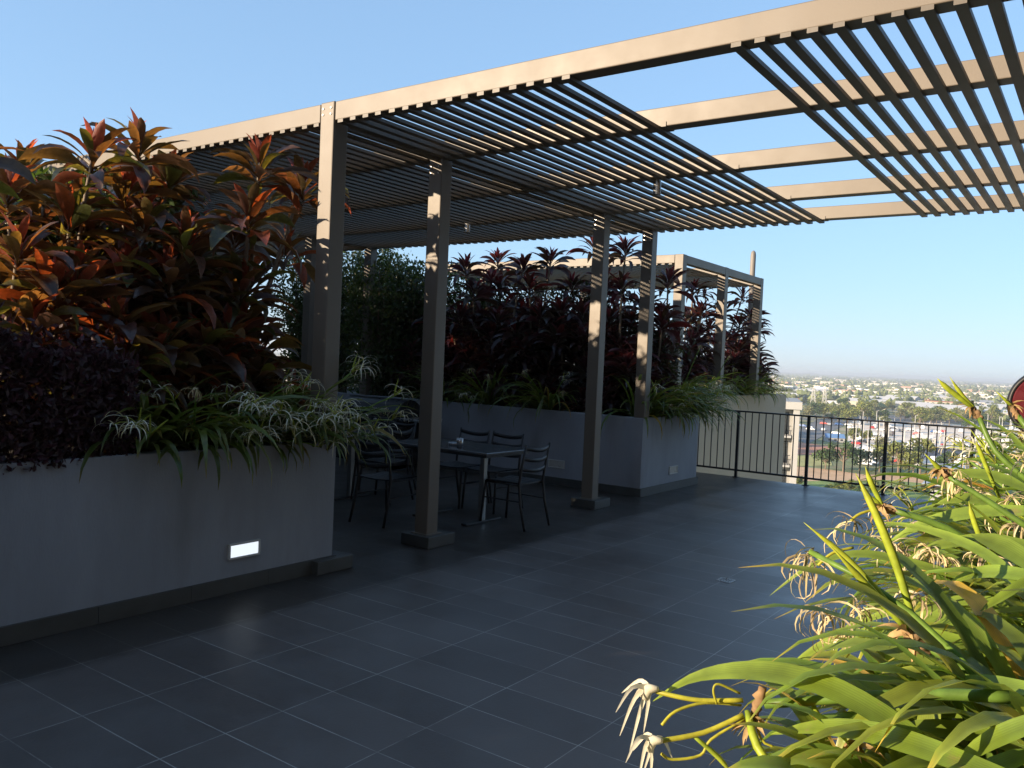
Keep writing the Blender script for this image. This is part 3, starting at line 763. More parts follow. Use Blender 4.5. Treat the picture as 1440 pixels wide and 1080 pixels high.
G1 = 'bronze cordylines in the near planter'
names1 = ['tallest bronze cordyline against the sky at the left, orange tipped crown', 'bronze cordyline with golden crown just left of the beam end', 'tall dark cordyline at the left edge of the photo',
 'small orange lit cordyline at the left edge below the tall dark one', 'pink and gold tipped cordyline standing in front of the near pergola roof', 'red tipped cordyline nearest the first post',
 'dark bronze cordyline in the middle of the near planter', 'low broad orange cordyline glowing in the sun above the hedge', 'low dark cordyline behind the white flowers of the near planter', 'slender cordyline between the tallest one and the pergola roof']
sets1 = [[0, 2, 17], [1, 5], [3, 20, 16], [4], [6, 8], [7, 18], [13, 14, 9], [11, 12], [19, 15], [10]]
for i, (nm, ids) in enumerate(zip(names1, sets1)):
    hs = [(H1[k][0], H1[k][1], H1[k][2] + (.12 if H1[k][2] > 2.7 else 0)) for k in ids]
    bx = sum(h[0] for h in hs)/len(hs); by = min(-.12, sum(h[1] for h in hs)/len(hs))
    cordyline(nm, (bx - .1, by - .05, .9), hs, 100 + i, G1, M_cord, .92, 28, 3)
for i, (bx, by, hs) in enumerate([(-.62, -.5, [(-.5, -.5, 1.75), (-.62, -.3, 2.1), (-.75, -.7, 2.4), (-.45, -.25, 1.5)]), (-.95, -.95, [(-.9, -.95, 2.0), (-1.1, -.8, 2.55), (-.7, -.9, 1.65)]),
        (-1.75, -.45, [(-1.6, -.4, 2.1), (-1.9, -.5, 2.6), (-1.7, -.3, 2.95)]), (-2.6, -.5, [(-2.5, -.45, 2.3), (-2.7, -.5, 2.9), (-2.3, -.3, 3.0)]), (-3.5, -.5, [(-3.4, -.45, 2.4), (-3.6, -.5, 3.0)]), (-1.9, -1.3, [(-1.8, -1.3, 2.5), (-2.1, -1.2, 2.95)])]):
    cordyline(('dark bronze cordyline filling the shade left of the first post', 'dark bronze cordyline between the first post and the glowing orange one', 'dark cordyline at the back, seen left of the first post under the beam', 'dark cordyline at the back under the second slat bay',
        'dark cordyline at the far back of the near planter', 'dark cordyline behind the crown that shows against the pergola roof')[i], (bx, by, .9), hs, 170 + i, G1, M_cord, .92, 28, 3)
# the row continued unseen past the left edge, added to shade the floor
for i in range(7):
    y = -2.45 - .25*i; x = (-.4, -.6, -.5)[i % 3]
    cordyline('unseen bronze cordyline added past the left edge to shade the floor', (x, y, .9), [(x+.05, y+.1, 2.6 - .12*(i % 2)), (x-.1, y-.1, 2.2), (x+.1, y, 1.8)], 140 + i, 'added cordylines past the left edge', M_cord, .9, 24, 2, .25)

G2 = 'burgundy cordylines behind the tables'
sets2 = [[0, 4 - 4 + 1], [2, 8], [3, 5, 19], [4, 22], [23, 6], [7, 9], [10, 21], [11, 14], [12, 13], [15, 20], [16, 17, 24], [18]]
names2 = ['burgundy cordyline just right of the second post, reddish crown at roof height', 'pink crowned cordyline against the strip of sky left of the third post', 'tall dark cordyline with crown touching the pergola edge',
 'burgundy cordyline immediately left of the third post', 'dark cordyline set back below the far beam', 'low burgundy cordyline right of the second post', 'dark cordyline left of the second post beside the green shrubs',
 'burgundy cordyline behind the third post', 'tall pink tipped cordyline between the third and fourth posts', 'low dark cordyline behind the fourth post', 'red leaved cordyline just right of the fourth post', 'short dark cordyline in the middle of the back planter']
for i, (nm, ids) in enumerate(zip(names2, sets2)):
    hs = [H2[k] for k in ids]
    bx = sum(h[0] for h in hs)/len(hs); by = sum(h[1] for h in hs)/len(hs)
    cordyline(nm, (bx, by, .92), hs, 200 + i, G2, M_cordb, 0.86, 32, 8, .5, (.16, .23))
G3 = 'burgundy cordylines on the neighbouring wing'
sets3 = [[0, 9], [1, 5], [2, 6], [3, 10], [4, 11], [7], [8]]
names3 = ['burgundy cordyline right beside the front post of the far pergola', 'low burgundy cordyline in front of the far pergola front post', 'burgundy cordyline under the middle of the far pergola', 'tallest burgundy cordyline near the back corner of the far pergola',
 'wide burgundy cordyline left of the back post of the far pergola', 'small green tipped cordyline at the open end of the far planter', 'burgundy cordyline behind the back corner post of the far pergola']
for i, (nm, ids) in enumerate(zip(names3, sets3)):
    hs = [H3[k] for k in ids]
    bx = sum(h[0] for h in hs)/len(hs); by = sum(h[1] for h in hs)/len(hs)
    cordyline(nm, (bx - .1, by, 1.1), hs, 300 + i, G3, M_cordb, 0.9, 30, 7, .45, (.13, .2))

# --- purple hedge ---------------------------------------------------------
def leaf_quad(mb, p, d, nrm, L_, W_, tint):
    s = d.cross(nrm).normalized(); n2 = s.cross(d)
    a = p - d*L_/2; b = p + d*L_/2
    m1 = p - d*L_*.1 + s*W_/2 + n2*W_*.12; m2 = p - d*L_*.1 - s*W_/2 + n2*W_*.12
    mb.add([a, m1, b, m2], [(0, 1, 2), (0, 2, 3)], 0, tint)
def rv(rg):
    while True:
        v = Vector((rg.uniform(-1, 1), rg.uniform(-1, 1), rg.uniform(-1, 1)))
        if .05 < v.length < 1: return v.normalized()
def hedge(label, x0, x1, y0, y1, z0, z1, n, ls, seed, tintf, mat, loc):
    rg = random.Random(seed); r = empty('hedge', loc); tag(r, label, 'hedge')
    mb = MB()
    for i in range(n):
        u = rg.random()
        y = rg.uniform(y0, y1)
        zt = z1 + .05*math.sin(y*5) + .04*math.sin(y*11 + 1)
        if u < .5: x, z = x1 - abs(rg.gauss(0, .07)) + .03*math.sin(y*7 + 3), rg.uniform(z0, zt)
        elif u < .8: x, z = rg.uniform(x0, x1), zt - abs(rg.gauss(0, .06)) + rg.random()**6*.16
        else: x, z = rg.uniform(x0, x1), rg.uniform(z0, zt)
        d = (rv(rg) + Vector((.5, 0, .4))).normalized(); nr = rv(rg)
        b = rg.uniform(.5, 1.5)
        leaf_quad(mb, Vector((x, y, z)) - Vector(loc), d, nr, ls*rg.uniform(.7, 1.3), ls*.45, tintf(rg, b))
    mb.build('foliage', mat, r)
    sm = MB()
    for i in range(int((y1 - y0)*9)):
        y = rg.uniform(y0, y1); x = rg.uniform(x0 + .1, x1 - .1)
        sm.tube([(x - loc[0], y - loc[1], 0), (x + rg.uniform(-.1, .1) - loc[0], y + rg.uniform(-.1, .1) - loc[1], (z1 - z0)*.5), (x + rg.uniform(-.2, .2) - loc[0], y + rg.uniform(-.2, .2) - loc[1], (z1 - z0)*.9)], [.008, .006, .003], 5)
    sm.build('stem', M_stem, r)
    return r
hedge('clipped dark purple hedge at the left end of the near planter', -.95, .0, -3.0, -1.42, .93, 1.60, 15000, .055, 11, lambda g, b: (b, b*g.uniform(.8, 1.2), b), M_hedge, (-.5, -2.2, .91))
hedge('unseen dark purple hedge continued past the left edge to shade the floor', -2.0, .0, -13.8, -3.0, .93, 1.6, 16000, .12, 12, lambda g, b: (b, b, b), M_hedge, (-1, -8, .91))  # unseen stretch, added to cast the floor's shade

M_dark = leafmat('dark_shrub_leaf', (0.022, 0.026, 0.014), (0.07, 0.08, 0.02), 0.25, 0.4, 0.4)
# --- green shrubs -----------------------------------------------------------
def shrub(label, base, h, rx, ry, n, ls, seed, zlo=.0, nb=9, mat=None):
    rg = random.Random(seed); r = empty('shrub', base); tag(r, label, 'shrub', 'small leaved green shrubs')
    sm = MB(); mb = MB(); cl = []
    for k in range(nb):
        t = (k + .5)/nb
        x, y = rg.uniform(-.08, .08), rg.uniform(-.08, .08)
        tip = Vector((rg.uniform(-rx, rx)*.85, rg.uniform(-ry, ry)*.85, zlo + (h - zlo)*rg.uniform(.55, 1.0)))
        mid = Vector((tip.x*.45, tip.y*.45, tip.z*.55))
        sm.tube([(x, y, 0), mid, tip], [.022, .014, .004], 6)
        for q in range(7):
            w = (q + 1)/7
            c = (Vector((x, y, 0)).lerp(mid, w*2) if w < .5 else mid.lerp(tip, w*2 - 1))
            cl.append(c + Vector((rg.uniform(-.3, .3)*rx, rg.uniform(-.3, .3)*ry, rg.uniform(-.1, .1))))
    cl = [c for c in cl if c.z > zlo]
    for i in range(n):
        c = rg.choice(cl); 
        p = c + rv(rg)*(.36*rg.random()**.6); p.z = min(p.z, h)
        d = (rv(rg) + Vector((0, 0, .25))).normalized(); b = rg.uniform(.55, 1.5)
        leaf_quad(mb, p, d, rv(rg), ls*rg.uniform(.7, 1.3), ls*.48, (b*rg.uniform(.8, 1.3), b, b*rg.uniform(.6, 1.1)))
    sm.build('stem', M_stem, r); mb.build('foliage', mat or M_ficus, r)
for i, (x, y, h, lb) in enumerate([(-4.7, 5.95, 2.15, 'green small leaved shrub in the gap between the first and second posts, nearest the second'), (-5.5, 6.0, 2.45, 'taller green shrub in the gap between the first two posts'),
        (-6.4, 6.1, 2.6, 'green shrub just right of the first post, at the back corner'), (-7.3, 5.9, 2.6, 'green shrub behind the first post at the back corner'), (-3.9, 6.5, 1.9, 'green shrub behind the second post'), (-4.95, 5.5, 2.0, 'dark green shrub hiding the back corner post of the near pergola')]):
    shrub(lb, (x, y, .92), h + .1, .62, .5, 11500, .074, 400 + i, nb=15)
for i, (x, y, h, lb) in enumerate([(-2.3, -.6, 1.75, 'green shrub behind the bronze cordylines, beside the first post'), (-3.4, -.5, 2.0, 'green shrub behind the cordylines under the pergola beam'), (-4.6, -.6, 2.1, 'green shrub farther along the back of the near planter'),
        (-2.2, -1.7, 1.7, 'green shrub behind the tallest bronze cordyline'), (-3.4, -2.2, 1.9, 'green shrub behind the cordylines at the left edge'), (-5.7, -1.1, 3.1, 'unseen tall green shrub added at the far back end of the near planter'), (-4.1, -1.5, 2.2, 'green shrub behind the cordylines, third from the post'), (-5.3, -1.8, 3.1, 'unseen tall green shrub added far behind the cordylines'), (-6.3, -2.1, 3.2, 'unseen tall green shrub added at the far corner of the near planter'), (-6.3, -.9, 3.1, 'unseen tall green shrub added under the far end of the pergola beam')]):  # the tallest are unseen, added and raised to shade the back planter
    shrub(lb, (x, y, .91), h + .2, .8, .6, 8000, .11, 420 + i, nb=15)

for i, (x, y, h, lb) in enumerate([(-3.2, 6.55, 1.9, 'dark shrub filling in behind the burgundy cordylines right of the second post'), (-2.3, 6.55, 1.85, 'dark shrub behind the middle of the burgundy cordylines'), (-1.4, 6.5, 1.9, 'dark shrub behind the cordylines at the third post'), (-.7, 6.5, 1.5, 'dark shrub behind the cordylines at the fourth post'), (-4.2, 6.55, 1.75, 'dark shrub low behind the second post')]):
    shrub(lb, (x, y, .92), h, .62, .3, 6500, .075, 450 + i, nb=13, mat=M_dark)
# --- spider lilies in shade, leaf tint darkened to stand for it ---------------------------------------------------
G4 = 'spider lilies in the near planter'
for i, (x, y, lb, nl, fl) in enumerate([(-.30, -1.22, 'spider lily beside the purple hedge with lit white drooping flowers', 34, 3), (-.22, -.92, 'spider lily with long leaves hanging over the near planter wall', 40, 1), (-.28, -.55, 'spider lily in the middle of the clump above the lit wall light', 40, 4),
        (-.22, -.24, 'spider lily near the end of the near planter with several white flowers', 38, 6), (-.12, .02, 'spider lily at the planter end by the first post, flowers catching the sun', 26, 5), (-.75, -.5, 'spider lily behind the front clump of the near planter', 30, 2), (-.7, -1.1, 'spider lily behind the hedge end with one upright stalk', 26, 2)]):
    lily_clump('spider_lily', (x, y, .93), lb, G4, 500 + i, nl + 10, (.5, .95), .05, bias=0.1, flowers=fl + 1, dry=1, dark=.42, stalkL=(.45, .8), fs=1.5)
G5 = 'spider lilies at the end of the back planter'
for i, (x, y, lb, nl, fl) in enumerate([(-.25, 5.55, 'spider lily at the foot of the fourth post', 34, 3), (-.15, 5.95, 'spider lily spilling over the back planter end, left one', 44, 3), (-.15, 6.35, 'spider lily spilling over the back planter end above its unlit light', 44, 4), (-.12, 6.7, 'spider lily hanging over the corner beside the railing', 44, 3), (-.7, 6.2, 'spider lily behind the back planter end clump', 34, 2),
        (-1.6, 5.5, 'spider lily along the back wall left of the fourth post', 30, 1), (-2.6, 5.5, 'spider lily along the back wall behind the near chairs', 30, 1), (-3.5, 5.5, 'spider lily along the back wall by the second post', 28, 0)]):
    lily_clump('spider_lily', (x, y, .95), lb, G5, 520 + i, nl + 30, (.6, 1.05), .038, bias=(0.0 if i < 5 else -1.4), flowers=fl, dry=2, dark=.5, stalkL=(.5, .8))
G6 = 'spider lilies on the neighbouring wing'
for i, (x, y, lb) in enumerate([(-1.25, 9.0, 'spider lily at the near end of the far planter'), (-1.25, 10.2, 'spider lily below the middle post of the far pergola'), (-1.25, 11.4, 'spider lily on the far planter short of its back post'), (-1.25, 12.4, 'spider lily with stalks leaning out over the far planter end')]):
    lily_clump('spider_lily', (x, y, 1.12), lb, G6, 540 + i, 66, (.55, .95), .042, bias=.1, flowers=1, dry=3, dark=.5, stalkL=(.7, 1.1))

# --- sunlit spider lilies on the right -----------------------------------------
G7 = 'sunlit spider lilies in the right planter'
pos = [(4.72, -2.45), (5.0, -2.15), (4.78, -1.95), (4.62, -1.55), (4.95, -1.35), (4.6, -1.05), (4.85, -.7), (4.58, -.4), (4.9, .1), (4.58, .35), (4.85, .9), (4.56, 1.3), (4.85, 2.0), (4.56, 2.5), (4.8, 3.3), (4.55, 4.1), (4.7, 5.2), (4.55, 6.3), (4.52, -2.72), (4.47, -2.3), (4.95, -2.75)]
rl = random.Random(77)
desc = ['nearest to the camera', 'second in the right planter, set back', 'just beyond the nearest two', 'with tan dry flower bunches hanging at its left', 'set back behind the dry flower bunches', 'beyond the dry flower bunches', 'set back in the middle of the right planter', 'in the middle of the right planter edge', 'set back beyond the middle', 'just past the middle of the right planter', 'set back before the railing half', 'with leaves against the grey roof', 'set back near the reel', 'partway to the railing', 'set back below the red reel', 'three quarters of the way to the railing', 'close to the red reel', 'farthest, beside the railing', 'low at the bottom edge of the photo', 'low in front of the nearest big leaves', 'at the bottom right corner of the photo']
for i, ((x, y), d) in enumerate(zip(pos, desc)):
    near = i < 4 or i > 17
    lily_clump('spider_lily', (x, y, .9), 'sunlit green spider lily ' + d, G7, 600 + i, 60 if near else 64, (.2, .36) if i > 17 else (.45, .72) if near else (.5, .85), .041 if near else .043, bias=math.pi - .25, flowers=(0 if near else 2), dry=(0 if i > 17 else 1 if near else 2), dark=1.0, stalkL=(.4, .7))

# hero leaves, stalks, buds and flowers of the plant that leans out by the camera
hero = empty('spider_lily', (4.75, -2.2, .9)); tag(hero, 'nearest sunlit spider lily with big arching leaves, yellow buds and two drooping white flowers', 'spider lily', G7)
H0 = Vector(hero.location)
CAMP = Vector((4.713, -4.19, 1.631))
mb = MB(); rg = random.Random(5)
def smoothpts(P, k=3):
    P = [Vector(p) for p in P]; out = []
    n = len(P)
    for i in range(n - 1):
        p0 = P[max(i-1, 0)]; p1 = P[i]; p2 = P[i+1]; p3 = P[min(i+2, n-1)]
        for j in range(k):
            t = j/k
            out.append(.5*((2*p1) + (p2 - p0)*t + (2*p0 - 5*p1 + 4*p2 - p3)*t*t + (3*p1 - p0 - 3*p2 + p3)*t**3))
    out.append(P[-1]); return out
for P, W in HL:
    pts = [p - H0 for p in smoothpts(P)]
    n = len(pts); side = []; nr = []
    for i in range(n):
        d = (pts[min(i+1, n-1)] - pts[max(i-1, 0)]).normalized()
        tc = (CAMP - H0 - pts[i]).normalized()
        nn = (UP*1.0 + tc*.9 + Vector((-.3, 0, 0)))
        s = d.cross(nn).normalized(); side.append(s); nr.append(s.cross(d))
    w = [W*1.12*(.8 + .2*min(1, 3*i/n))*max(.03, 1 - max(0, (i/(n-1) - .45)/.55)**1.9) for i in range(n)]
    g = rg.uniform(.85, 1.2); tt = [(g*(1 + .25*i/n), g*(1+.12*i/n), g*.85) for i in range(n)]
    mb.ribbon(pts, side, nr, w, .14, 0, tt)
mb.build('foliage', M_lily, hero, smooth=True)
for P, r_ in HS:
    m = MB(); pts = [p - H0 for p in smoothpts(P)]; m.tube(pts, [r_*(1.1 - .25*i/len(pts)) for i in range(len(pts))], 10, 0, (.45, .62, .55)); m.build('flower_stalk', M_stalk, hero, smooth=True)
for P, r_ in HB:
    a = Vector(P[0]) - H0; b = Vector(P[-1]) - H0; m = MB(); q = []; rr = []
    for k in range(9):
        t = k/8; q.append(a.lerp(b, t) + Vector((rg.uniform(-.004, .004), 0, rg.uniform(-.004, .004)))); rr.append(.72*r_*(.5 + .5*math.sin(math.pi*min(1, t*.9+.1)))*rg.uniform(.7, 1.2))
    m.tube(q, rr, 9, 0, (.6, .46, .4))
    for k in range(11): 
        az = rg.uniform(0, 6.28); pts = leaf_curve(b, az, rg.uniform(-1, .8), r_*3, 1.2, 4, rg, .3); s, nn = frames(pts, rg.uniform(-1, 1)); m.ribbon(pts, s, nn, [r_*.9, r_*.8, r_*.6, r_*.3, .0005], .2, 0, (.8, .65, .5))
    m.build('bract', M_dry, hero, smooth=True)
for P, r_ in HD:
    pts = [p - H0 for p in smoothpts(P)]; n = len(pts); m = MB()
    m.tube(pts, [.78*r_*(.62 + .38*math.sin(math.pi*min(1, i/(n-1)*1.1)))*(1 if i < n-2 else .45 if i == n-2 else .08) for i in range(n)], 8, 0, [(1.05 + .5*(i//8)/n, 1.15 + .15*(i//8)/n, .6) for i in range(n*8)]); m.build('bud', M_stalk, hero, smooth=True)
for P, r_ in HP:
    m = MB(); pts = [p - H0 for p in smoothpts(P, 4)]; m.tube(pts, r_, 6, 0, (1.5, 1.15, .6)); m.build('pedicel', M_stalk, hero, smooth=True)
for c, tips in HF:
    m = MB(); c = Vector(c) - H0
    m.tube([c + Vector((.018, 0, .004)), c, c + Vector((-.008, 0, -.02))], [.005, .0105, .009], 8)
    for t in tips:
        t = Vector(t) - H0; mid = c.lerp(t, .45) + Vector((0, 0, .018)) + (t - c).cross(UP)*0.1
        pts = smoothpts([c, mid, t], 4); s, nn = frames(pts, rg.uniform(-.3, .3)); nn2 = []
        side = [(p2 - p1).normalized().cross((CAMP - H0 - p1).normalized()).normalized() for p1, p2 in zip(pts, pts[1:] + [pts[-1] + Vector((0, 0, -.01))])]
        nrm = [sd.cross((pts[min(i+1, len(pts)-1)] - pts[max(i-1, 0)]).normalized()) for i, sd in enumerate(side)]
        m.ribbon(pts, side, nrm, [.009, .0105, .0095, .008, .007, .006, .0045, .003, .001], .15)
    m.build('flower', M_petal, hero, smooth=True)
for c, s_ in HY:
    m = MB(); dry_bunch(m, Vector(c) - H0, s_*1.15, rg, 16); m.build('dry_flower', M_dry, hero, smooth=True)
SUN_E, SKY_S, DUST, OZONE, EXPO, SKY_G, HAZE = 2.7, 0.15, 0.3, 7.5, 2.0, 0.42, 0.00024
# ------------------------------------------------------------------ neighbouring wing, town, camera, light
F_ = Vector((-0.583, 0.812, -0.028)); R_ = Vector((0.811, 0.584, 0.044)); U_ = Vector((-0.052, -0.003, 0.999))
GZ = -28.0
def ground_at(x, y, z=GZ):
    d = F_ + R_*((x - 720)/1174.2) + U_*((540 - y)/1174.2)
    return CAMP + d*((z - CAMP.z)/d.z)
def polar(px, dist, z=GZ):
    d = F_ + R_*((px - 720)/1174.2); d.z = 0; d.normalize()
    return Vector((CAMP.x + d.x*dist, CAMP.y + d.y*dist, z))

w = planter('x', -9.0, -1.0, 8.32, 13.95, 1.16, M_wall2, skirt=False, bottom=GZ)
w.name = 'apartment_wing'; del w['group']
tag(w, 'beige rendered wing of the building beyond the railing, its top edge planted', 'building')
m = MB(); m.tube([(-1.62, 13.2, 1.05), (-1.62, 13.2, 4.1), (-1.62, 13.2, 4.16), (-1.62, 13.2, 4.19)], [.056, .056, .045, .015], 16)
o = m.build('vent_pipe', surf('grey_pipe', (0.20, 0.18, 0.16), .6, .1), smooth=True); tag(o, 'round grey vent pipe rising behind the far pergola corner', 'vent pipe')

M_wht = surf('white_wall', (0.38, 0.375, 0.36), .8, .06, .3)
M_glass = surf('window_glass', (0.03, 0.035, 0.04), .12, .2, 2)
M_grey = surf('grey_wall', (0.30, 0.30, 0.29), .8, .1, .4)
M_roofm = surf('grey_metal_roof', (0.33, 0.36, 0.40), .45, .08, .3)
def apartment_block():
    W, D, top = 12.0, 14.0, -1.9
    r = empty('apartment_block', (-21.75 , 84.6, GZ), RAD(19)); tag(r, 'white apartment block with stacked balconies beyond the wing', 'building')
    H = top - GZ
    m = MB(); m.box(-W, 0, 1.8, D, 0, H - .3); m.build('wall', M_grey, r)
    m = MB(); m.box(-W - .2, .2, -.2, D + .2, H - .299, H + .5); m.build('roof', M_wht, r)
    m = MB(); m.box(-.62, 0.0, 0, 1.799, 0, H - .3); m.build('column', M_wht, r)
    n = 8
    for k in range(1, n + 1):
        z = H - 3.1*k
        m = MB(); m.box(-W, -.751, -.1, 1.798, z - .22, z); s = m.build('balcony_slab', M_wht, r)
        m = MB(); m.box(-W, -.76, -.05, .0, z + 1.0, z + 1.06); x = -W
        while x < -.8: m.box(x, x + .05, -.04, -.01, z + .001, z + .999); x += .22
        m.build('balcony_railing', M_black, s)
        m = MB()
        for j in range(4): m.box(-2.9 - 2.9*j, -1.0 - 2.9*j, 1.74, 1.797, z + .05, z + 2.4)
        m.build('window', M_glass, r)
apartment_block()
def metal_roof_building():
    r = empty('roofed_building', (-2.2, 40.6, GZ)); tag(r, 'neighbouring building with a grey ribbed metal roof seen through the railing', 'building')
    z = -3.5 - GZ
    m = MB(); m.box(0, 18, 0, 9.2, 0, z); m.build('wall', surf('pale_grey_wall', (0.30, 0.31, 0.33), .8, .06, .5), r)
    m = MB(); n = 74; vs = []; fs = []
    for i in range(n + 1):
        x = -.35 + 18.7*i/n; rz = .05 if i % 2 else 0.0
        vs += [(x, -.4, z + .04 + rz), (x + .0, 4.6, z + .64 + rz), (x, 9.6, z + .04 + rz), (x, -.4, z + .01), (x, 9.6, z + .01)]
    for i in range(n):
        a = 5*i; fs += [(a, a+5, a+6, a+1), (a+1, a+6, a+7, a+2), (a+3, a+8, a+5, a), (a+2, a+7, a+9, a+4)]
    fs += [(0, 1, 2, 4, 3)]
    m.add(vs, fs); rf = m.build('roof', M_roofm, r)
    m = MB(); m.tube([(-.36, -.47, z - .03), (18.4, -.47, z - .03)], .07, 8); m.build('gutter', M_black, rf)
metal_roof_building()

def shade_block(label, boxes):  # added buildings that keep sky light and low sun off the terrace
    x0, x1, y0, y1, z1 = boxes
    r = empty('added_shade_building', ((x0 + x1)/2, (y0 + y1)/2, 0)); tag(r, label, 'building')
    dk = surf('dark_cladding', (.05, .05, .052), .7, .12, .8); cx, cy = r.location.x, r.location.y
    m = MB(); m.box(x0 - cx, x1 - cx, y0 - cy, y1 - cy, .002, z1); m.build('wall', dk, r)
    m = MB(); m.box(x0 - cx - .15, x1 - cx + .15, y0 - cy - .15, y1 - cy + .15, z1 + .001, z1 + .35); m.build('roof', M_grey, r)
    y = y0 + .8
    while y < y1 - 2:
        for z in (0.9, 4.1, 7.3):
            if z + 1.9 < z1:
                m = MB(); m.box(x0 - cx - .04, x0 - cx + .05, y - cy, y - cy + 1.5, z, z + 1.7); m.build('window', M_glass, r)
        y += 2.6
shade_block('unseen dark clad building added on the right to cut sky light', (9.2, 17.0, -15.0, 8.0, 11.0))
shade_block('dark block added at the far left behind the barbecue to shade the seating', (-14.5, -7.25, -5.0, 4.4, 2.95))
shade_block('unseen dark clad block added behind the camera to cut sky light', (1.65, 9.0, -15.8, -8.5, 8.0))
# ground: suburban mosaic of grass, dry earth and scrub
def groundmat():
    m = bpy.data.materials.new('suburban_ground'); t = nt(m)
    out = N(t, 'ShaderNodeOutputMaterial'); p = N(t, 'ShaderNodeBsdfPrincipled'); p.inputs['Roughness'].default_value = .95
    tc = N(t, 'ShaderNodeTexCoord')
    n1 = N(t, 'ShaderNodeTexNoise'); n1.inputs['Scale'].default_value = .012; n1.inputs['Detail'].default_value = 9; n1.inputs['Roughness'].default_value = .65
    n2 = N(t, 'ShaderNodeTexVoronoi'); n2.inputs['Scale'].default_value = .02
    n3 = N(t, 'ShaderNodeTexNoise'); n3.inputs['Scale'].default_value = .35; n3.inputs['Detail'].default_value = 6
    for n in (n1, n2, n3): L(t, tc.outputs['Object'], n.inputs['Vector'])
    cr = N(t, 'ShaderNodeValToRGB'); e = cr.color_ramp.elements
    e[0].position = .3; e[0].color = (.10, .13, .04, 1); e[1].position = .7; e[1].color = (.50, .42, .30, 1)
    for q, c in ((.43, (.16, .18, .06, 1)), (.52, (.27, .26, .12, 1)), (.6, (.42, .34, .22, 1))):
        a = e.new(q); a.color = c
    L(t, n1.outputs['Fac'], cr.inputs['Fac'])
    mx = N(t, 'ShaderNodeMix', data_type='RGBA', blend_type='OVERLAY'); mx.inputs['Factor'].default_value = .45
    L(t, cr.outputs['Color'], mx.inputs['A']); L(t, n3.outputs['Color'], mx.inputs['B'])
    L(t, mx.outputs['Result'], p.inputs['Base Color']); L(t, p.outputs['BSDF'], out.inputs['Surface'])
    return m
m = MB(); n = 64; GR = 13000
m.add([(0, 0, 0)] + [(GR*math.cos(2*math.pi*k/n), GR*math.sin(2*math.pi*k/n), 0) for k in range(n)], [(0, 1 + k, 1 + (k+1) % n) for k in range(n)])
o = m.build('ground', groundmat(), loc=(0, 0, GZ)); o['kind'] = 'structure'
def patch(name, px, mat, dz):
    P = [ground_at(x, y) for x, y in px]; m = MB()
    m.add([(p.x, p.y, GZ + dz) for p in P], [tuple(reversed(range(len(P))))]); o = m.build(name, mat); o['kind'] = 'structure'
M_pave = surf('pale_concrete_yard', (0.86, 0.72, 0.57), .9, .25, .08)
M_dirt = surf('orange_earth', (0.64, 0.40, 0.22), .95, .25, .1)
M_lawn = surf('dry_lawn', (0.42, 0.39, 0.13), .95, .35, .12)
M_asph = surf('asphalt', (0.17, 0.165, 0.16), .9, .2, .1)
M_grass = surf('green_lawn', (0.20, 0.27, 0.06), .95, .4, .3)
patch('yard', [(1196, 590), (1330, 596), (1450, 604), (1460, 668), (1340, 660), (1260, 645), (1190, 628)], M_pave, .10)
patch('road', [(1105, 612), (1150, 590), (1215, 583), (1460, 592), (1460, 599), (1200, 592), (1170, 606), (1135, 625)], M_asph, .14)
patch('embankment', [(1120, 622), (1198, 632), (1200, 642), (1120, 640)], surf('red_earth', (0.50, 0.22, 0.13), .95, .2, .1), .18)
patch('lawn', [(1110, 640), (1165, 640), (1170, 655), (1110, 656)], M_lawn, .10)
patch('dirt_lot', [(1105, 655), (1160, 660), (1215, 668), (1290, 668), (1350, 680), (1330, 700), (1180, 682), (1105, 680)], M_dirt, .14)
patch('lawn', [(1080, 678), (1250, 676), (1400, 690), (1400, 730), (1080, 720)], M_grass, .18)

# trees
M_crown = [leafmat('tree_leaf_%s' % k, c, tr, .2, .6, .2, .2, 1.0) for k, c, tr in (('olive', (.17, .19, .06), (.34, .36, .09)), ('dark', (.06, .10, .035), (.16, .24, .05)), ('grey', (.19, .19, .10), (.32, .32, .13)))]
def tree_mesh(seed, h, wd, n, ls):
    rg = random.Random(seed); cm = MB(); tm = MB()
    tm.tube([(0, 0, 0), (.1, .05, h*.3), (.15, -.1, h*.6)], [h*.028, h*.02, h*.01], 7)
    lobes = []
    for k in range(9):
        a = rg.uniform(0, 6.28); q = rg.random()**.5*wd*.36
        c = Vector((q*math.cos(a), q*math.sin(a), h*rg.uniform(.38, .85))); lobes.append((c, wd*rg.uniform(.14, .26)))
        tm.tube([(.1, .05, h*.3), c*.7 + Vector((0, 0, h*.1)), c], [h*.014, h*.008, h*.003], 5)
    for i in range(n):
        c, q = rg.choice(lobes); v = rv(rg)
        p = c + v*q*(rg.random()**.35); p.z = c.z + (p.z - c.z)*.85
        b = rg.uniform(.6, 1.4)
        leaf_quad(cm, p, (rv(rg) + Vector((0, 0, -.2))).normalized(), (rv(rg) + v).normalized(), ls*rg.uniform(.7, 1.4), ls*.8, (b, b*rg.uniform(.9, 1.1), b*.9))
    return tm, cm
protos = []
for k, (h, wd) in enumerate([(11, 11), (9, 12), (13, 9), (7, 8), (14, 13)]):
    tm, cm = tree_mesh(900 + k, h, wd, 750, .85)
    protos.append((tm, cm))
first = {}
def tree(p, k, mi, s, rz, label, group, parts=True):
    key = (k, mi, parts)
    if key not in first:
        r = empty('tree', p, rz)
        tm, cm = protos[k]
        tm.build('trunk', M_stem, r); cm.build('crown', M_crown[mi], r)
        first[key] = r
    else:
        r = dup(first[key]); r.location = p; r.rotation_euler = (0, 0, rz)
    r.scale = (s, s, s); tag(r, label, 'tree', group)
    return r
rt = random.Random(21)
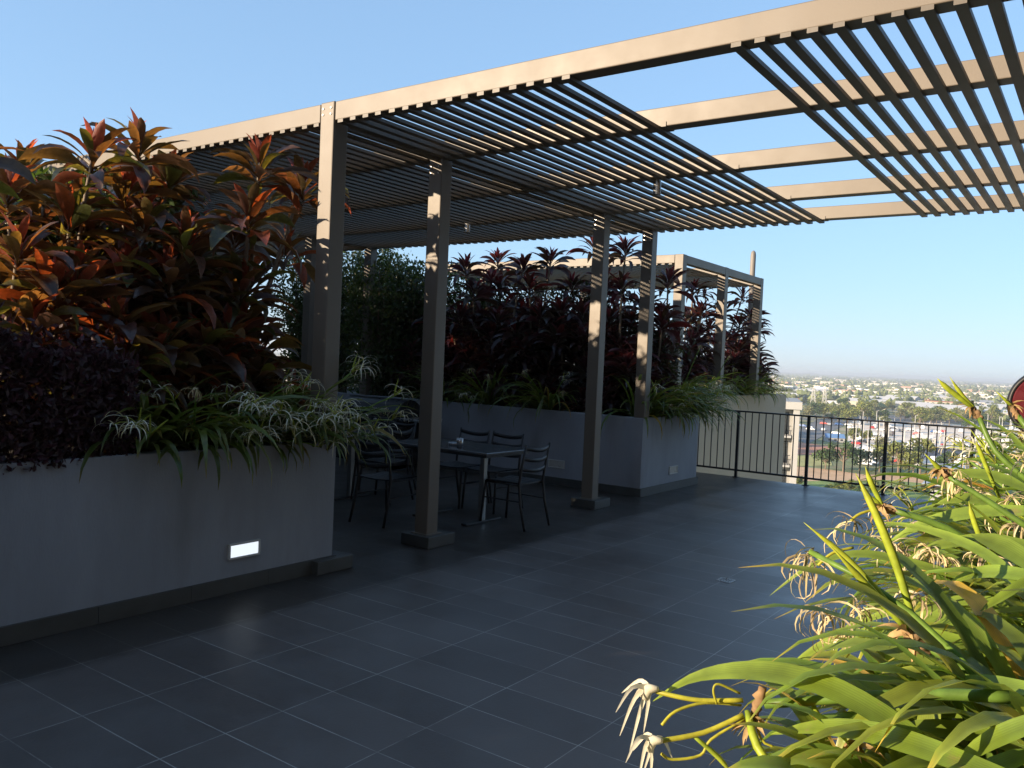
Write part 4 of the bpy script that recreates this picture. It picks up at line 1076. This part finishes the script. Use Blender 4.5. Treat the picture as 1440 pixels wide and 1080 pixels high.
# trees one can pick out, by where they stand in the view
for (x, y, k, mi, s, lb) in [(1160, 661, 1, 1, .8, 'dark green spreading tree beside the orange earth, leftmost of three'), (1185, 664, 4, 1, .75, 'large dark green tree beside the orange earth, middle of three'), (1208, 662, 1, 1, .8, 'dark green tree beside the orange earth, rightmost of three'),
        (1236, 664, 0, 0, .9, 'olive tree straight behind the third railing post'), (1262, 668, 2, 0, .9, 'olive tree behind the railing, left of the grey roof'), (1293, 668, 2, 0, 1.0, 'tall olive tree above the left end of the grey roof'), (1283, 672, 0, 0, .8, 'shorter olive tree left of the grey roof'), (1330, 662, 3, 1, .9, 'dark tree behind the grey roof ridge'),
        (1200, 628, 2, 0, .7, 'slim olive tree at the left edge of the pale yard'), (1218, 622, 3, 0, .8, 'small olive tree in the pale yard'), (1240, 640, 0, 2, .7, 'greyish tree at the near side of the pale yard'), (1345, 642, 3, 0, .8, 'small olive tree on the right side of the pale yard'), (1395, 640, 2, 0, .8, 'olive tree at the right of the pale yard'), (1260, 650, 3, 0, .9, 'small round olive tree behind the railing bars right of the third post')]:
    tree(ground_at(x, y), k, mi, s, rt.uniform(0, 6), lb, 'trees around the yard and earth lot')
for i in range(40):
    x = rt.uniform(1085, 1450); y = rt.uniform(682, 700) + (x - 1085)*.03
    tree(ground_at(x, y), 3, 0 if rt.random() < .6 else 1, rt.uniform(.28, .45), rt.uniform(0, 6), 'low bushy tree in the green strip just below the terrace edge', 'bushes below the terrace edge')
for i in range(95):
    x = rt.uniform(1075, 1460); yh = 531 + (x - 1085)*.0437
    q = rt.random()
    y = yh + rt.uniform(38, 56) if q < .6 else yh + rt.uniform(50, 62)
    if x > 1330 and q < .6: y = yh + rt.uniform(40, 50)
    tree(ground_at(x, y), rt.randrange(5), rt.choice((0, 0, 2, 1)), rt.uniform(.75, 1.15), rt.uniform(0, 6), 'olive green tree in the wide tree belt between yard and white sheds', 'trees in the belt beyond the yard')

# buildings
M_navy = surf('navy_wall', (.03, .045, .08), .6, .1, .2)
M_rw = surf('white_sheet_roof', (0.66, 0.63, 0.58), .6, .1, .05); M_rg = surf('grey_sheet_roof', (0.36, 0.36, 0.36), .6, .1, .05)
M_rr = surf('terracotta_roof', (0.33, 0.13, 0.08), .8, .15, .2); M_rb = surf('blue_roof', (0.13, 0.25, 0.45), .6, .1, .2); M_cream = surf('cream_wall', (0.52, 0.47, 0.38), .85, .1, .1)
def house_mesh(kind):
    wm = MB(); rm = MB(); gm = MB()
    if kind == 'house': w_, d_, h_, rr = 13, 9, 3.2, 2.6
    elif kind == 'shed': w_, d_, h_, rr = 34, 20, 7, 2.2
    else: w_, d_, h_, rr = 26, 14, 9, .0
    x, y = w_/2, d_/2
    wm.box(-x, x, -y, y, 0, h_)
    if rr > 0:
        e = .5; z0 = h_ + .02
        wm.add([(-x, -y, h_), (-x, y, h_), (-x, 0, h_ + rr)], [(0, 2, 1)]); wm.add([(x, -y, h_), (x, y, h_), (x, 0, h_ + rr)], [(0, 1, 2)])
        rm.add([(-x-e, -y-e, z0-.15), (x+e, -y-e, z0-.15), (x+e, 0, z0+rr+.1), (-x-e, 0, z0+rr+.1), (-x-e, y+e, z0-.15), (x+e, y+e, z0-.15)], [(0, 1, 2, 3), (3, 2, 5, 4)])
    else:
        rm.box(-x-.3, x+.3, -y-.3, y+.3, h_ + .01, h_ + .7)
    nW = max(2, int(w_/4))
    for k in range(nW):
        cx = -x + w_*(k + .5)/nW
        zz = [1.0] if kind != 'office' else [1.0, 4.2, 7.0]
        for z in zz:
            gm.box(cx - .9, cx + .9, -y - .03, -y + .05, z, z + 1.3); gm.box(cx - .9, cx + .9, y - .05, y + .03, z, z + 1.3)
    return wm, rm, gm
HM = {}
def building(kind, p, rz, roof, wall, s, label, group, name=None):
    key = (kind, roof.name, wall.name)
    if key not in HM:
        wm, rm, gm = house_mesh(kind); r = empty(kind if kind != 'office' else 'office_building')
        wm.build('wall', wall, r); rm.build('roof', roof, r); gm.build('window', M_glass, r); HM[key] = r
    else: r = dup(HM[key])
    r.location = p; r.rotation_euler = (0, 0, rz); r.scale = (s, s, s); tag(r, label, kind if kind != 'office' else 'office building', group)
rb = random.Random(33)
one = [('shed', 1215, 575, .2, M_rw, M_cream, 1.0, 'big white roofed shed beyond the tree belt, left of the middle'), ('shed', 1245, 572, .1, M_rw, M_wht, 1.1, 'big white roofed shed beyond the tree belt, in the middle'), ('shed', 1285, 578, .15, M_rw, M_cream, .9, 'white roofed shed right of the middle of the tree belt'),
       ('shed', 1330, 590, .25, M_rw, M_wht, 1.2, 'largest pale shed standing above the right side of the yard'), ('shed', 1385, 592, .2, M_rw, M_cream, 1.0, 'pale shed at the right, near the red reel'), ('shed', 1110, 563, 0, M_rw, M_cream, .9, 'white shed just right of the far planter end'),
       ('office', 1330, 646, .35, M_rw, M_navy, .5, 'dark blue low building with white roof in the yard'), ('house', 1172, 621, .5, M_rb, M_wht, .6, 'small hut with a blue roof beside the road'), ('shed', 1370, 574, .1, M_rg, M_cream, 1.0, 'long grey roofed shed far right of the tree belt'),
       ('shed', 1150, 556, .3, M_rw, M_cream, 1.0, 'white roofed shed behind the lattice masts'), ('house', 1300, 622, .4, M_rw, M_cream, .6, 'white roofed hut in the middle of the yard'), ('house', 1405, 628, .2, M_rw, M_wht, .7, 'white roofed hut at the right end of the yard')]
for kind, x, y, rz, rf, wl, s, lb in one: building(kind, ground_at(x, y), rz, rf, wl, s, lb, 'sheds and huts around the yard')
for i in range(110):
    x = rb.uniform(1070, 1470); yh = 531.5 + (x - 1085)*.0437
    y = yh + rb.uniform(14, 37)
    kd = rb.choice(('house', 'house', 'house', 'shed', 'shed', 'office'))
    rf = rb.choice((M_rw, M_rw, M_rw, M_rg, M_rr)); s = rb.uniform(.6, 1.0)
    building(kd, ground_at(x, y), rb.uniform(-.4, .6), rf, rb.choice((M_wht, M_cream)), s,
             '%s with %s roof in the suburb beyond the tree belt' % (kd if kd != 'office' else 'flat topped office building', {'white_sheet_roof': 'a white', 'grey_sheet_roof': 'a grey', 'terracotta_roof': 'a terracotta'}[rf.name]),
             '%s roofed %ss in the far suburb' % ({'white_sheet_roof': 'white', 'grey_sheet_roof': 'grey', 'terracotta_roof': 'terracotta'}[rf.name], kd))

# vehicles and poles in the yard
def car_proto(paint, van=False):
    r = empty('van' if van else 'parked_car')
    m = MB(); Lc, Wc = (5.2, 2.0) if van else (4.4, 1.8)
    prof = [(-.5, .35), (.5, .35), (.5, .85), (.34, .95), (.2, 1.42 if not van else 1.3), (.16, 1.45 if not van else 2.2), (-.3, 1.47 if not van else 2.25), (-.47, .98 if not van else 2.2), (-.5, .9)]
    n = len(prof)
    vs = [(a*Lc, s*Wc/2*(1 if z < 1 else .88), z) for s in (-1, 1) for a, z in prof]
    m.add(vs, [(i, (i+1) % n, n + (i+1) % n, n + i) for i in range(n)] + [tuple(reversed(range(n))), tuple(n + i for i in range(n))]); m.build('body', paint, r)
    m = MB()
    for s in (-1, 1): m.box(-.3*Lc, .15*Lc, s*Wc*.455 - .03, s*Wc*.455 + .03, 1.02, 1.36)
    m.build('window', M_glass, r)
    for a in (-.31, .31):
        for s in (-1, 1):
            m = MB(); m.tube([(a*Lc, s*(Wc/2 - .2), .33), (a*Lc, s*(Wc/2 + .01), .33)], .33, 12); m.build('wheel', M_rubber, r)
    return r
paints = [('white', surf('white_car_paint', (.75, .75, .74), .3, .03)), ('silver', surf('silver_car_paint', (.42, .43, .44), .3, .03)), ('dark', surf('dark_car_paint', (.03, .035, .045), .25, .05)), ('red', surf('red_car_paint', (.45, .04, .03), .3, .05)), ('blue', surf('blue_car_paint', (.06, .14, .35), .3, .05))]
cp = {}
for i in range(150):
    x = rb.uniform(1200, 1450); y = rb.uniform(597, 655) + (x - 1200)*.03
    if i > 138: x = rb.uniform(1125, 1200); y = rb.uniform(595, 612)
    if i < 146: nm, pt = rb.choice(paints[:2]*2 + paints[:1]*6 + paints)
    else: nm, pt = rb.choice(paints)
    van = rb.random() < .25
    key = (nm, van)
    if key not in cp: o = cp[key] = car_proto(pt, van)
    else: o = dup(cp[key])
    p = ground_at(x, y); o.location = (p.x, p.y, GZ + .2); o.rotation_euler = (0, 0, rb.choice((0, 1.57, .35, 1.9)) + rb.uniform(-.1, .1))
    tag(o, '%s %s parked on the pale yard or road below' % (nm, 'van' if van else 'car'), 'van' if van else 'car', '%s %ss in the yard' % (nm, 'van' if van else 'car'))
M_pole = surf('galvanised_pole', (.5, .49, .46), .6, .1)
def pole_proto():
    r = empty('light_pole'); m = MB(); m.tube([(0, 0, 0), (0, 0, 9.6)], [.2, .13], 8); m.build('pole', M_pole, r)
    m = MB(); m.tube([(0, 0, 9.5), (1.6, 0, 9.9)], .07, 6); m.build('arm', M_pole, r); m = MB(); m.box(1.3, 2.0, -.15, .15, 9.88, 10.02); m.build('lamp', M_wht, r); return r
pp = None
for i in range(46):
    x = rb.uniform(1195, 1450); y = rb.uniform(597, 650)
    if pp is None: o = pp = pole_proto()
    else: o = dup(pp)
    o.location = ground_at(x, y); o.rotation_euler = (0, 0, rb.uniform(0, 6)); o.scale = (1, 1, rb.uniform(.8, 1.25)); tag(o, 'pale light pole standing in the yard among the parked cars', 'light pole', 'light poles in the yard')
def lattice(label, p, h):
    r = empty('lattice_mast', p); tag(r, label, 'mast', 'lattice masts beside the tree belt'); m = MB(); b = h*.11
    for sx in (-1, 1):
        for sy in (-1, 1): m.tube([(sx*b, sy*b, 0), (sx*b*.25, sy*b*.25, h)], .16, 5)
    for k in range(6):
        z0, z1 = h*k/6, h*(k+1)/6; q0, q1 = b*(1 - .75*k/6), b*(1 - .75*(k+1)/6)
        for s in (-1, 1):
            m.tube([(-q0, s*q0, z0), (q1, s*q1, z1)], .09, 4); m.tube([(q0, s*q0, z0), (-q1, s*q1, z1)], .09, 4); m.tube([(s*q0, -q0, z0), (s*q1, q1, z1)], .09, 4)
    m.build('frame', M_pole, r)
    m = MB()
    for z in (h*.72, h*.86, h*.98): m.box(-h*.13, h*.13, -.12, .12, z, z + .25)
    m.build('cross_arm', M_pole, r)
lattice('pale lattice mast left of the tree belt, the nearer of two', ground_at(1142, 584), 20); lattice('pale lattice mast left of the tree belt, the farther of two', ground_at(1158, 581), 19)

# what nobody could count: the far suburb, the far woods, the ridge
m = MB(); rs = random.Random(55)
for i in range(4600):
    x = rs.uniform(380, 1560); dist = 1300*(6.5 ** rs.random()) if x > 1050 else 500*(12 ** rs.random())
    if 2300 < dist < 2900 and rs.random() < .8: continue
    p = polar(x, dist); s = rs.uniform(.6, 1.5)*(1 + dist/14000)
    q = rs.random(); t = (1, .97, .9) if q < .62 else (.55, .55, .55) if q < .85 else (.55, .36, .28)
    b = rs.uniform(.75, 1.1); w_, d_, h_ = rs.uniform(8, 26)*s, rs.uniform(7, 14)*s, rs.uniform(3.5, 7)*s*(1 if rs.random() < .985 else 1.8)
    m.obox((p.x, p.y, GZ + h_/2), (w_, d_, h_), rs.uniform(-.5, .7), 0, tuple(c*b for c in t))
o = m.build('suburb', surf('far_house', (.85, .80, .72), .8, .08, .02, tint=True)); tag(o, 'pale houses of the far suburb spreading to the horizon', 'suburb', kind='stuff')
m = MB()
for i in range(9000):
    x = rs.uniform(380, 1560); dist = 650*(15 ** rs.random()); 
    if x < 1060: dist = 300*(20 ** rs.random())
    if 2200 < dist < 2900: pass
    elif rs.random() < .25 and dist < 5000: continue
    if x > 1060 and dist < 900 and rs.random() < .7: continue
    p = polar(x, dist); s = rs.uniform(4, 8)*(1 + dist/4500); h = s*rs.uniform(.9, 1.4); b = rs.uniform(.6, 1.5)
    for q in range(4):
        c = Vector((p.x + rs.uniform(-.7, .7)*s, p.y + rs.uniform(-.7, .7)*s, GZ + h*rs.uniform(.35, .8))); k = s*rs.uniform(.35, .65)
        pts = [c + Vector((k*rs.uniform(.7, 1.2)*math.cos(a), k*rs.uniform(.7, 1.2)*math.sin(a), rs.uniform(-.3, .2)*k)) for a in (0, 1.25, 2.5, 3.8, 5)]
        m.add(pts + [c + Vector((0, 0, k*.8)), c - Vector((0, 0, k*.7))], [(j, (j+1) % 5, 5) for j in range(5)] + [((j+1) % 5, j, 6) for j in range(5)], 0, (b, b, b*.9))
o = m.build('woods', surf('far_foliage', (.13, .15, .06), .9, .35, .15, tint=True)); tag(o, 'scattered woods and street trees of the far suburb', 'woods', kind='stuff')
m = MB(); vs = []; n = 160
for i in range(n + 1):
    p = polar(100 + 1700*i/n, 10500); h = 24 + 6*math.sin(i*.21) + 5*math.sin(i*.53 + 1) + 6*math.sin(i*1.3) + rs.uniform(0, 5)
    p2 = polar(100 + 1700*i/n, 9300)
    vs += [(p2.x, p2.y, GZ + .1), (p.x, p.y, GZ + h)]
m.add(vs, [(2*i, 2*i+2, 2*i+3, 2*i+1) for i in range(n)]); o = m.build('hills', surf('wooded_hill', (.05, .07, .045), .95, .3, .004)); o['kind'] = 'structure'

# ------------------------------------------------------------------ light, sky, camera
SUN = Vector((-0.6, -1.0, 0.247)).normalized()        # towards the sun
l = bpy.data.lights.new('sun', 'SUN'); l.energy = SUN_E; l.angle = RAD(.5); l.color = (1.0, 0.80, 0.57)
o = bpy.data.objects.new('sun', l); col.objects.link(o); o.rotation_euler = SUN.to_track_quat('Z', 'Y').to_euler()
wd = bpy.data.worlds.new('World'); sc.world = wd; wd.use_nodes = True; t = wd.node_tree; t.nodes.clear()
out = N(t, 'ShaderNodeOutputWorld'); bg = N(t, 'ShaderNodeBackground'); sk = N(t, 'ShaderNodeTexSky', sky_type='NISHITA')
sk.sun_disc = False; sk.sun_elevation = math.asin(SUN.z); sk.sun_rotation = math.atan2(SUN.x, SUN.y)
sk.altitude = 30; sk.air_density = 1.0; sk.dust_density = DUST; sk.ozone_density = OZONE
bg.inputs['Strength'].default_value = SKY_S
gm = N(t, 'ShaderNodeGamma'); gm.inputs['Gamma'].default_value = SKY_G
L(t, sk.outputs['Color'], gm.inputs['Color']); tn = N(t, 'ShaderNodeMix', data_type='RGBA', blend_type='MULTIPLY'); tn.inputs['Factor'].default_value = 1; tn.inputs['B'].default_value = (.97, .955, 1, 1)
L(t, gm.outputs['Color'], tn.inputs['A']); L(t, tn.outputs['Result'], bg.inputs['Color']); L(t, bg.outputs['Background'], out.inputs['Surface'])
cam = bpy.data.cameras.new('camera'); cam.sensor_width = 36; cam.lens = 1174.2/1440*36; cam.clip_end = 40000; cam.clip_start = .05
o = bpy.data.objects.new('camera', cam); col.objects.link(o); sc.camera = o
yaw, pit, rol = RAD(35.6963), RAD(-1.597), RAD(2.4999)
f = Vector((-math.sin(yaw)*math.cos(pit), math.cos(yaw)*math.cos(pit), math.sin(pit))); r0 = f.cross(UP).normalized(); u0 = r0.cross(f)
rr = r0*math.cos(rol) + u0*math.sin(rol); uu = -r0*math.sin(rol) + u0*math.cos(rol)
Mx = Matrix((rr, uu, -f)).transposed().to_4x4(); Mx.translation = CAMP; o.matrix_world = Mx
sc.view_settings.view_transform = 'Standard'; sc.view_settings.look = 'None'; sc.view_settings.gamma = 1; sc.view_settings.exposure = EXPO
sc.render.engine = 'CYCLES'; sc.cycles.max_bounces = 8; sc.cycles.diffuse_bounces = 3; sc.cycles.transparent_max_bounces = 8
# ------------------------------------------------------------------ air
m = MB(); m.box(-11500, 11500, -400, 11500, GZ - 1, 20)
hz = bpy.data.materials.new('air'); t = nt(hz); out = N(t, 'ShaderNodeOutputMaterial'); pv = N(t, 'ShaderNodeVolumePrincipled')
pv.inputs['Color'].default_value = (.9, .95, 1, 1); pv.inputs['Density'].default_value = HAZE; pv.inputs['Anisotropy'].default_value = .2
L(t, pv.outputs['Volume'], out.inputs['Volume'])
if HAZE > 0:
    o = m.build('haze', hz); o['kind'] = 'stuff'
    sc.cycles.volume_bounces = 0
